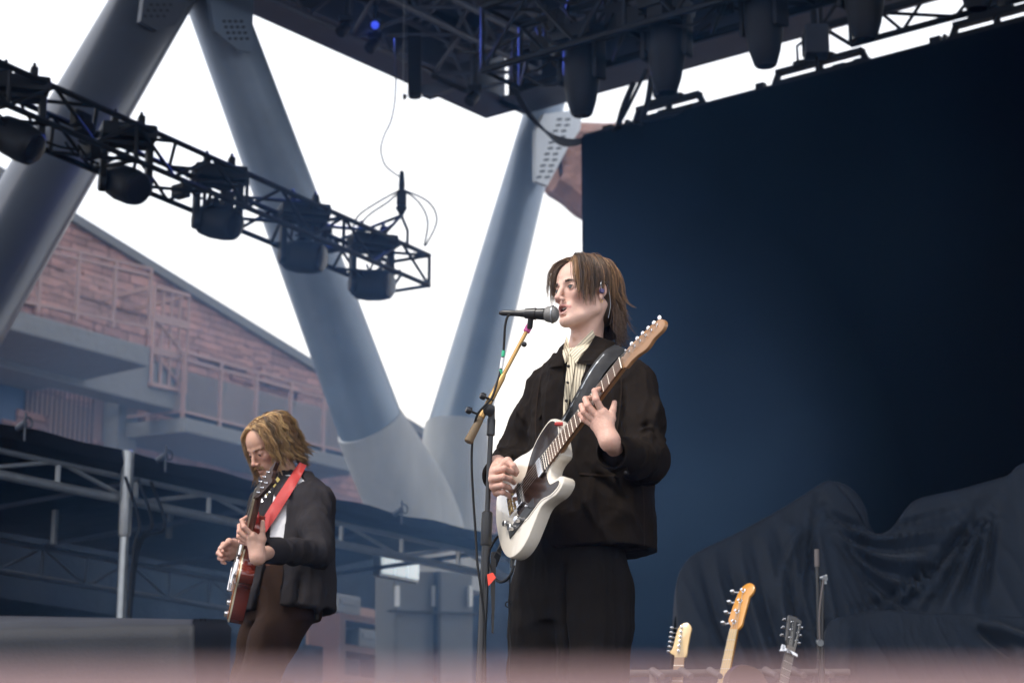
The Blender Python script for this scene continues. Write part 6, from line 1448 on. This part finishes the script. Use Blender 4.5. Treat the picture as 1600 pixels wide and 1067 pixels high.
# ================================================================ draped gear, riser
M('cloth_navy', (.0095, .0150, .026), .6, var=(3, .5, (.013, .020, .034)), bump=(90, .0015), sheen=.1, spec=.2)
M('cloth_grey', (.011, .013, .020), .75, var=(2, .5, (.016, .018, .027)), bump=(60, .002))
def drape(name, prof, Y, depth, label, lines, mat, nu=260, nv=130, seed=0, zlow=0.0, amp=.02):
    """a dust sheet over gear: prof = ridge line (px, py); front falls to the floor with folds"""
    pr = [at(x, y, Y) for x, y in prof]; sp_ = [Vector(p) for p in spline(pr, 24)]
    cum = [0]
    for i in range(1, len(sp_)): cum.append(cum[-1] + (sp_[i] - sp_[i - 1]).length)
    R_ = [Vector((np.interp(cum[-1] * i / nu, cum, [p.x for p in sp_]), np.interp(cum[-1] * i / nu, cum, [p.y for p in sp_]), np.interp(cum[-1] * i / nu, cum, [p.z for p in sp_]))) for i in range(nu + 1)]
    P = np.zeros((nu + 1, nv + 1, 3))
    for i, r in enumerate(R_):
        for j in range(nv + 1):
            t = j / nv
            if t < .12: q = t / .12; P[i, j] = (r.x, r.y + depth * (1 - q), zlow + (r.z - zlow) * (.55 + .45 * math.sin(q * 1.57)))
            else:
                q = (t - .12) / .88; P[i, j] = (r.x, r.y - .10 * math.sin(min(q * 3, 1.57)) - (.55 * q ** 1.3), zlow + (r.z - zlow) * (1 - q))
    V = P.reshape(-1, 3); X = V[:, 0]; Z = V[:, 2]
    top = np.repeat(np.array([r.z for r in R_]), nv + 1); hang = np.clip((top - Z) / .25, 0, 1)
    d = (ridged(np.stack([X * 5 + Z * 2.0, Z * 1.1, X * 0 + seed], 1)) - .9) * amp * 1.0 * hang + vnoise(V * 5) * amp * .6 * hang + (ridged(V * np.array((14, 2, 5)) + seed) - .9) * amp * .25
    for (a, b, c_, w_, h_) in lines:      # swag folds: quadratic curves a-b-c given as pixels
        A_, B_, C_ = [np.array(tuple(at(x, y, Y - .3))) for x, y in (a, b, c_)]; best = np.full(len(V), 9.0); bt_ = np.zeros(len(V))
        for t in np.linspace(0, 1, 26):
            q = A_ * (1 - t) ** 2 + B_ * 2 * t * (1 - t) + C_ * t * t; dd = np.hypot(X - q[0], Z - q[2]); m = dd < best; best[m] = dd[m]; bt_[m] = t
        d += 1.8 * h_ * np.exp(-(best / w_) ** 2) * np.sin(np.pi * np.clip(bt_, .04, .96)) ** .6 * hang ** .3
    V[:, 1] -= d; V[:, 2] += d * .15
    fs_ = [[i * (nv + 1) + j, i * (nv + 1) + j + 1, (i + 1) * (nv + 1) + j + 1, (i + 1) * (nv + 1) + j] for i in range(nu) for j in range(nv)]
    mb = MB(); mb.add([tuple(v) for v in V], fs_); o = mb.build(name, MT[mat], smooth=False)
    o.data.polygons.foreach_set('use_smooth', [True] * len(o.data.polygons)); tag(o, label, 'dust sheet', 'sheets over stage gear'); return o
sw = []; rr = random.Random(12); J = lambda a: rr.uniform(-a, a)
for k in range(9): sw.append(((1290 + 3 * k, 760 + 9 * k), (1318 + 11 * k + J(6), 850 + 13 * k), (1540 - 14 * k, 772 + 30 * k), .020 + .012 * rr.random(), (.040 if k % 2 else -.038) * rr.uniform(.7, 1.2)))
for k in range(8): sw.append(((1577, 752 + 6 * k), (1510 - 14 * k + J(8), 850 + 16 * k), (1420 - 30 * k, 900 + 14 * k), .018 + .012 * rr.random(), (.034 if k % 2 else -.034) * rr.uniform(.6, 1.2)))
for k in range(10): sw.append(((1104 + 20 * k, 860 - 7 * k), (1120 + 21 * k + J(8), 960), (1165 + 18 * k, 1068), .016 + .012 * rr.random(), (.026 if k % 2 else -.026) * rr.uniform(.6, 1.2)))
for k in range(8): sw.append(((1287 - 3 * k, 765 + 8 * k), (1268 - 9 * k + J(5), 840 + 4 * k), (1262 - 3 * k, 940 + 12 * k), .016 + .010 * rr.random(), (.028 if k % 2 else -.028) * rr.uniform(.6, 1.2)))
for k in range(7): sw.append(((1575 - 2 * k, 750), (1560 - 10 * k, 850), (1540 - 22 * k, 960), .016 + .01 * rr.random(), (.03 if k % 2 else -.03)))
drape('dust_sheet', [(1056, 960), (1058, 905), (1075, 872), (1100, 855), (1160, 826), (1220, 793), (1265, 765), (1290, 750), (1305, 752), (1330, 785), (1352, 820), (1372, 832), (1395, 822), (1420, 790), (1440, 776), (1500, 762), (1565, 744), (1580, 738), (1600, 722), (1680, 700), (1780, 712), (1850, 780), (1880, 960)], 13.2, .9, 'big dark sheet slumped in swags over tall gear in front of the video wall', sw, 'cloth_navy', seed=3, amp=.014)
drape('dust_sheet', [(1270, 1075), (1284, 1010), (1300, 968), (1345, 958), (1385, 951), (1430, 955), (1520, 957), (1600, 962), (1700, 965)], 12.3, .8, 'lower dark sheet over a flat-topped case at the right edge', [((1290, 985), (1300, 1020), (1275, 1075), .03, .04), ((1540, 965), (1570, 985), (1600, 1020), .03, -.05), ((1550, 960), (1590, 975), (1640, 1000), .03, .05), ((1340, 970), (1335, 1020), (1320, 1080), .04, .03)], 'cloth_navy', seed=8, amp=.016)
# second fold of sheet hanging over behind the first peak
drape('dust_sheet', [(1290, 752), (1310, 752), (1335, 765), (1352, 790), (1358, 815), (1372, 845), (1380, 900)], 13.5, .3, 'small dark flap of sheet hanging just right of the tall peak', [((1300, 756), (1330, 800), (1375, 835), .03, .05), ((1320, 756), (1345, 790), (1365, 830), .03, -.05)], 'cloth_navy', nu=60, seed=5)
# covered riser at the lower left
a = at(-200, 962, 12.4); b = at(300, 992, 11.0)
zr_ = at(300, 985, 11.0).z; rt = None
def riser():
    c0 = at(-260, 990, 10.9); c1 = at(296, 995, 10.6); c2 = at(356, 968, 12.6); c3 = at(-300, 956, 12.9)
    for c in (c0, c1): c.z = zr_
    P = []; nu, nv = 140, 46; rows = []
    def edge(u): return c0.lerp(c1, u / .8) if u < .8 else c1.lerp(c2, (u - .8) / .2)
    for i in range(nu + 1):
        u = i / nu; e = edge(u); back = c3.lerp(c2, min(u / .8, 1)) if u < .8 else c2; row = []
        outd = (Vector((0, -1, 0)) if u < .78 else Vector((.75, -.6, 0)))
        for j in range(nv + 1):
            t = j / nv
            if t < .45: q = t / .45; p = back.lerp(e, q); p.z += .004 * math.sin(u * 31) * q - .03 * max(0, q - .92) / .08
            else:
                q = (t - .45) / .55; p = e.copy(); p.z = e.z * (1 - q) - .03 * (1 - q); corner = math.exp(-((u - .8) / .035) ** 2)
                p = p + outd * (.03 + .10 * q * corner + .03 * q * math.sin(u * (60 if u > .7 else 25)) + .05 * q * corner * math.sin(u * 300))
            row.append(p)
        rows.append(row)
    mb = MB(); mb.grid(rows); o = mb.build('covered_riser', MT['cloth_grey'], smooth=False); o.data.polygons.foreach_set('use_smooth', [True] * len(o.data.polygons)); tag(o, 'low stage riser under a taut grey cover at the lower left', 'riser')
riser()

# ================================================================ guitars on stands, spare mic stand
def head6(name, label, tip, nut, low, Y, wood, inline=True, npeg=6, mats=('fretboard',), L_head=.19, flip=1, twist=.3, capo=False, bodymat='guitar_white', bass=False, slotted=False):
    """a guitar standing upright: pixel of the headstock tip, the nut, and a lower point of the neck"""
    n0 = at(*nut, Y); t0 = at(*tip, Y); a = (n0 - at(*low, Y)).normalized(); a = (a + Vector((0, .16, 0))).normalized()
    side = (RX * math.cos(twist) + Vector((0, 1, 0)) * math.sin(twist)); side = (side - a * side.dot(a)).normalized(); n = side.cross(a).normalized()
    if n.y > 0: n = -n
    K = GF(n0, a, side, n, 1.0); rt = empty(name, Vector((n0.x, n0.y, 0)), label, 'guitar', 'guitars waiting on the stand rack')
    scale = .86 if bass else .65; nl = scale * .62; w0, w1 = (.021, .028) if not bass else (.020, .030)
    mb = MB(); vs_ = []
    for i in range(9):
        x = -nl * i / 8; w_ = w0 + (w1 - w0) * i / 8; vs_ += [K(x, w_ * math.cos(t), -.022 * math.sin(t)) for t in np.linspace(0, math.pi, 9)]
    mb.add(vs_, [[i * 9 + j, i * 9 + (j + 1) % 9, (i + 1) * 9 + (j + 1) % 9, (i + 1) * 9 + j] for i in range(8) for j in range(9)] + [list(range(9)), list(range(72, 81))]); nk = mb.build('neck', wood, rt, smooth=True)
    mb = MB(); mb.prism([K(0, -w0, .001), K(0, w0, .001), K(-nl, w1, .001), K(-nl, -w1, .001)], K.n * .005, bev=.001); mb.build('fretboard', MT[mats[0]], nk)
    for i in range(1, 16):
        x = -scale * (1 - 2 ** (-i / 12)); w_ = w0 + (w1 - w0) * (-x / nl)
        if -x < nl: mb = MB(); mb.tube([K(x, -w_, .0065), K(x, w_, .0065)], .0012, n=5); mb.build('fret', MT['fret_nickel'], nk)
    if slotted: hs_ = [(0, -w0), (.02, -.030), (.13, -.036), (.135, -.03), (.14, 0), (.135, .03), (.13, .036), (.02, .030), (0, w0)]
    elif bass: hs_ = [(0, -.020), (.018, -.022), (.03, -.036), (.05, -.044), (.14, -.040), (.19, -.030), (.215, -.010), (.222, .012), (.212, .034), (.19, .044), (.168, .040), (.155, .030), (.13, .030), (.05, .032), (.02, .034), (.008, .026), (0, .020)]
    else: hs_ = [(0, -w0), (.012, -.024), (.02, -.040), (.032, -.046), (.05, -.036), (.11, -.030), (.15, -.024), (.175, -.012), (.185, .006), (.178, .024), (.155, .036), (.13, .034), (.06, .030), (.02, .030), (0, w0)]
    hs_ = [(x * L_head / .19, y * flip) for x, y in hs_]
    mb = MB(); mb.prism([K(x, y, -.012 - x * .12) for x, y in (spline(hs_, 2, closed=True) if not slotted else hs_)], K.n * .014, bev=.003); hd = mb.build('headstock', wood, rt, smooth=not slotted)
    if slotted:
        for sy in (-1, 1): mb = MB(); mb.prism([K(x, y, .0015 - x * .12) for x, y in ((.03, sy * .008), (.118, sy * .008), (.118, sy * .022), (.03, sy * .022))], K.n * .002); mb.build('slot', MT['slot_dark'], hd)
    pegs = []
    for i in range(npeg):
        if inline: x = (.035 + i * (.125 / (npeg - 1)) * (1.2 if bass else 1)) * L_head / .19; y = -.026 * flip; o_ = -1 * flip
        else: x = .035 + (i % 3) * .036; o_ = -1 if i < 3 else 1; y = .018 * o_
        r = 1.6 if bass else 1.0
        mb = MB(); yp = y * .3 if inline else y; mb.lathe(K(x, yp, .002 - x * .12), K.n, [(0, .006 * r), (.002, .006 * r), (.003, .0036 * r), (.012 * r, .0036 * r), (.013 * r, 0)], n=12)
        e = K(x, y + o_ * .026 * r, -.012 - x * .12); mb.tube([K(x, y, -.014 - x * .12), e], .0025 * r, n=6); mb.lathe(e - K.b * o_ * .004, K.b * o_, [(0, .004), (.003, .0075 * r), (.009 * r, .0085 * r), (.014 * r, .006 * r), (.015 * r, 0)], n=12, sx=.5)
        mb.build('tuning_peg', MT['chrome'], hd, smooth=True); pegs.append((x, yp))
    for i in range(npeg):
        y = w0 * .8 * (2 * i / (npeg - 1) - 1); mb = MB(); mb.tube([K(-nl * 1.35, y * 1.3, .013), K(0, y, .008), K(pegs[i][0], pegs[i][1], .008 - pegs[i][0] * .12)], .0011 if bass else .0008, n=4); mb.build('string', MT['string_steel'], rt)
    if capo: mb = MB(); mb.cbox(K(-.03, 0, .014), K.a * .008, K.b * .032, K.n * .004, .002); mb.cbox(K(-.03, -.034, .002), K.a * .006, K.b * .005, K.n * .022, .002); mb.cbox(K(-.026, -.045, .010), K.a * .016, K.b * .010, K.n * .004, .002); mb.build('capo', MT['chrome'], rt, smooth=True)
    # body below
    ob = [(0, 0), (-.02, .07), (-.08, .115), (-.15, .118), (-.20, .10), (-.27, .125), (-.34, .16), (-.40, .13), (-.43, .05), (-.43, -.05), (-.40, -.13), (-.34, -.16), (-.27, -.125), (-.20, -.10), (-.15, -.118), (-.08, -.115), (-.02, -.07)]
    mb = MB(); mb.prism([K(-nl + .02 + x, y, -.045) for x, y in spline(ob, 3, closed=True)], K.n * .045, bev=.008); mb.build('body', MT[bodymat], rt, smooth=True); return rt
M('maple_pale', (.66, .46, .22), .3, coat=.4, var=(12, .4, (.56, .36, .16))); M('maple_amber', (.62, .28, .045), .25, coat=.5, var=(12, .4, (.5, .2, .03))); M('head_black', (.03, .026, .024), .3, coat=.4); M('neck_dark', (.16, .13, .11), .4)
head6('electric_guitar', 'guitar with pale maple headstock standing leftmost in the rack', (1068, 985), (1062, 1027), (1058, 1067), 9.7, MT['maple_pale'], mats=('maple_neck',), L_head=.165, twist=-.35)
head6('bass_guitar', 'bass with amber headstock, the tallest instrument in the rack', (1160, 930), (1147, 983), (1130, 1060), 9.7, MT['maple_amber'], mats=('maple_pale',), npeg=4, L_head=.19, twist=-.7, bass=True, bodymat='head_black')
head6('acoustic_guitar', 'guitar with slotted black headstock and a capo, rightmost in the rack', (1232, 975), (1236, 1010), (1222, 1067), 9.7, MT['head_black'], mats=('neck_dark',), inline=False, capo=True, twist=.55, slotted=True, bodymat='maple_top')
# rack
p0_ = at(1020, 1052, 9.55); p1_ = at(1290, 1050, 9.9); rt = empty('guitar_rack', Vector((p0_.x, p0_.y, 0)), 'low padded rack holding the row of waiting guitars', 'guitar rack')
M('rack_grey', (.10, .085, .085), .6)
mb = MB(); mb.tube([p0_ - RX * .3, p1_ + RX * .1], .016, n=10); mb.build('top_bar', MT['rack_grey'], rt, smooth=True)
for k in range(7):
    p = p0_.lerp(p1_, k / 6.2); mb = MB(); mb.tube([p + ZZ * .01, p + ZZ * .005 + Vector((.03, -.14, -.035))], [.018, .012], n=10); mb.build('padded_finger', MT['rack_grey'], rt, smooth=True)
for p in (p0_, p1_): mb = MB(); mb.tube([p, Vector((p.x, p.y, .02))], .016, n=10); mb.build('leg', MT['rack_grey'], rt, smooth=True)
mb = MB(); c = at(1165, 1072, 9.3); mb.lathe(c, Vector((.2, -1, .3)), [(-.03, .08), (0, .095), (.03, .08)], n=28); M('dark_wood', (.05, .022, .016), .5); o = mb.build('round_case', MT['dark_wood'], smooth=True); tag(o, 'rounded brown wooden rim just below the bass headstock', 'instrument')
# spare mic stand with folded boom
rt = empty('microphone_stand', at(1282, 1230, 9.9), 'slim dark microphone stand with boom folded upright beside the guitar rack', 'microphone stand', None)
YB = 9.6
mb = MB(); mb.tube([at(1276, 858, YB), at(1276.5, 885, YB)], .011, n=10); mb.build('counterweight', MT['rack_grey'], rt, smooth=True)
mb = MB(); mb.tube([at(1276.5, 885, YB), at(1277.5, 920, YB), at(1279, 1030, YB)], [.008, .007, .006], n=10); mb.build('boom_tube', MT['tube_steel'] if False else MT['plastic_black'], rt, smooth=True)
mb = MB(); mb.tube([at(1285, 905, YB + .02), at(1283, 1010, YB + .02)], .010, n=10); mb.build('upper_tube', MT['plastic_black'], rt, smooth=True)
pz = at(1282, 1005, YB + .02); mb = MB(); mb.tube([pz, Vector((pz.x, pz.y, .03))], .014, n=12); mb.build('lower_tube', MT['plastic_black'], rt, smooth=True)
mb = MB(); mb.lathe(at(1281, 1003, YB) - RF * .02, RF, [(0, .014), (.04, .014)], n=14); mb.lathe(at(1288, 903, YB), -RF, [(0, .012), (.02, .012)], n=12); mb.tube([at(1281, 903, YB), at(1292, 899, YB)], .006, n=8); mb.tube([at(1288, 903, YB), at(1290, 912, YB)], .006, n=8); mb.build('swivel', MT['tube_steel'], rt, smooth=True)
mb = MB(); mb.tube([Vector(p) for p in spline([at(1287, 905, YB - .03), at(1283, 930, YB - .03), at(1280, 965, YB - .03), at(1281, 1000, YB - .03)], 5)], .004, n=6); mb.build('cable', MT['rack_grey'], rt, smooth=True)
mb = MB(); mb.lathe(Vector((pz.x, pz.y, 0)), ZZ, [(0, .13), (.012, .13), (.02, .03)], n=28); mb.build('round_base', MT['plastic_black'], rt, smooth=True)
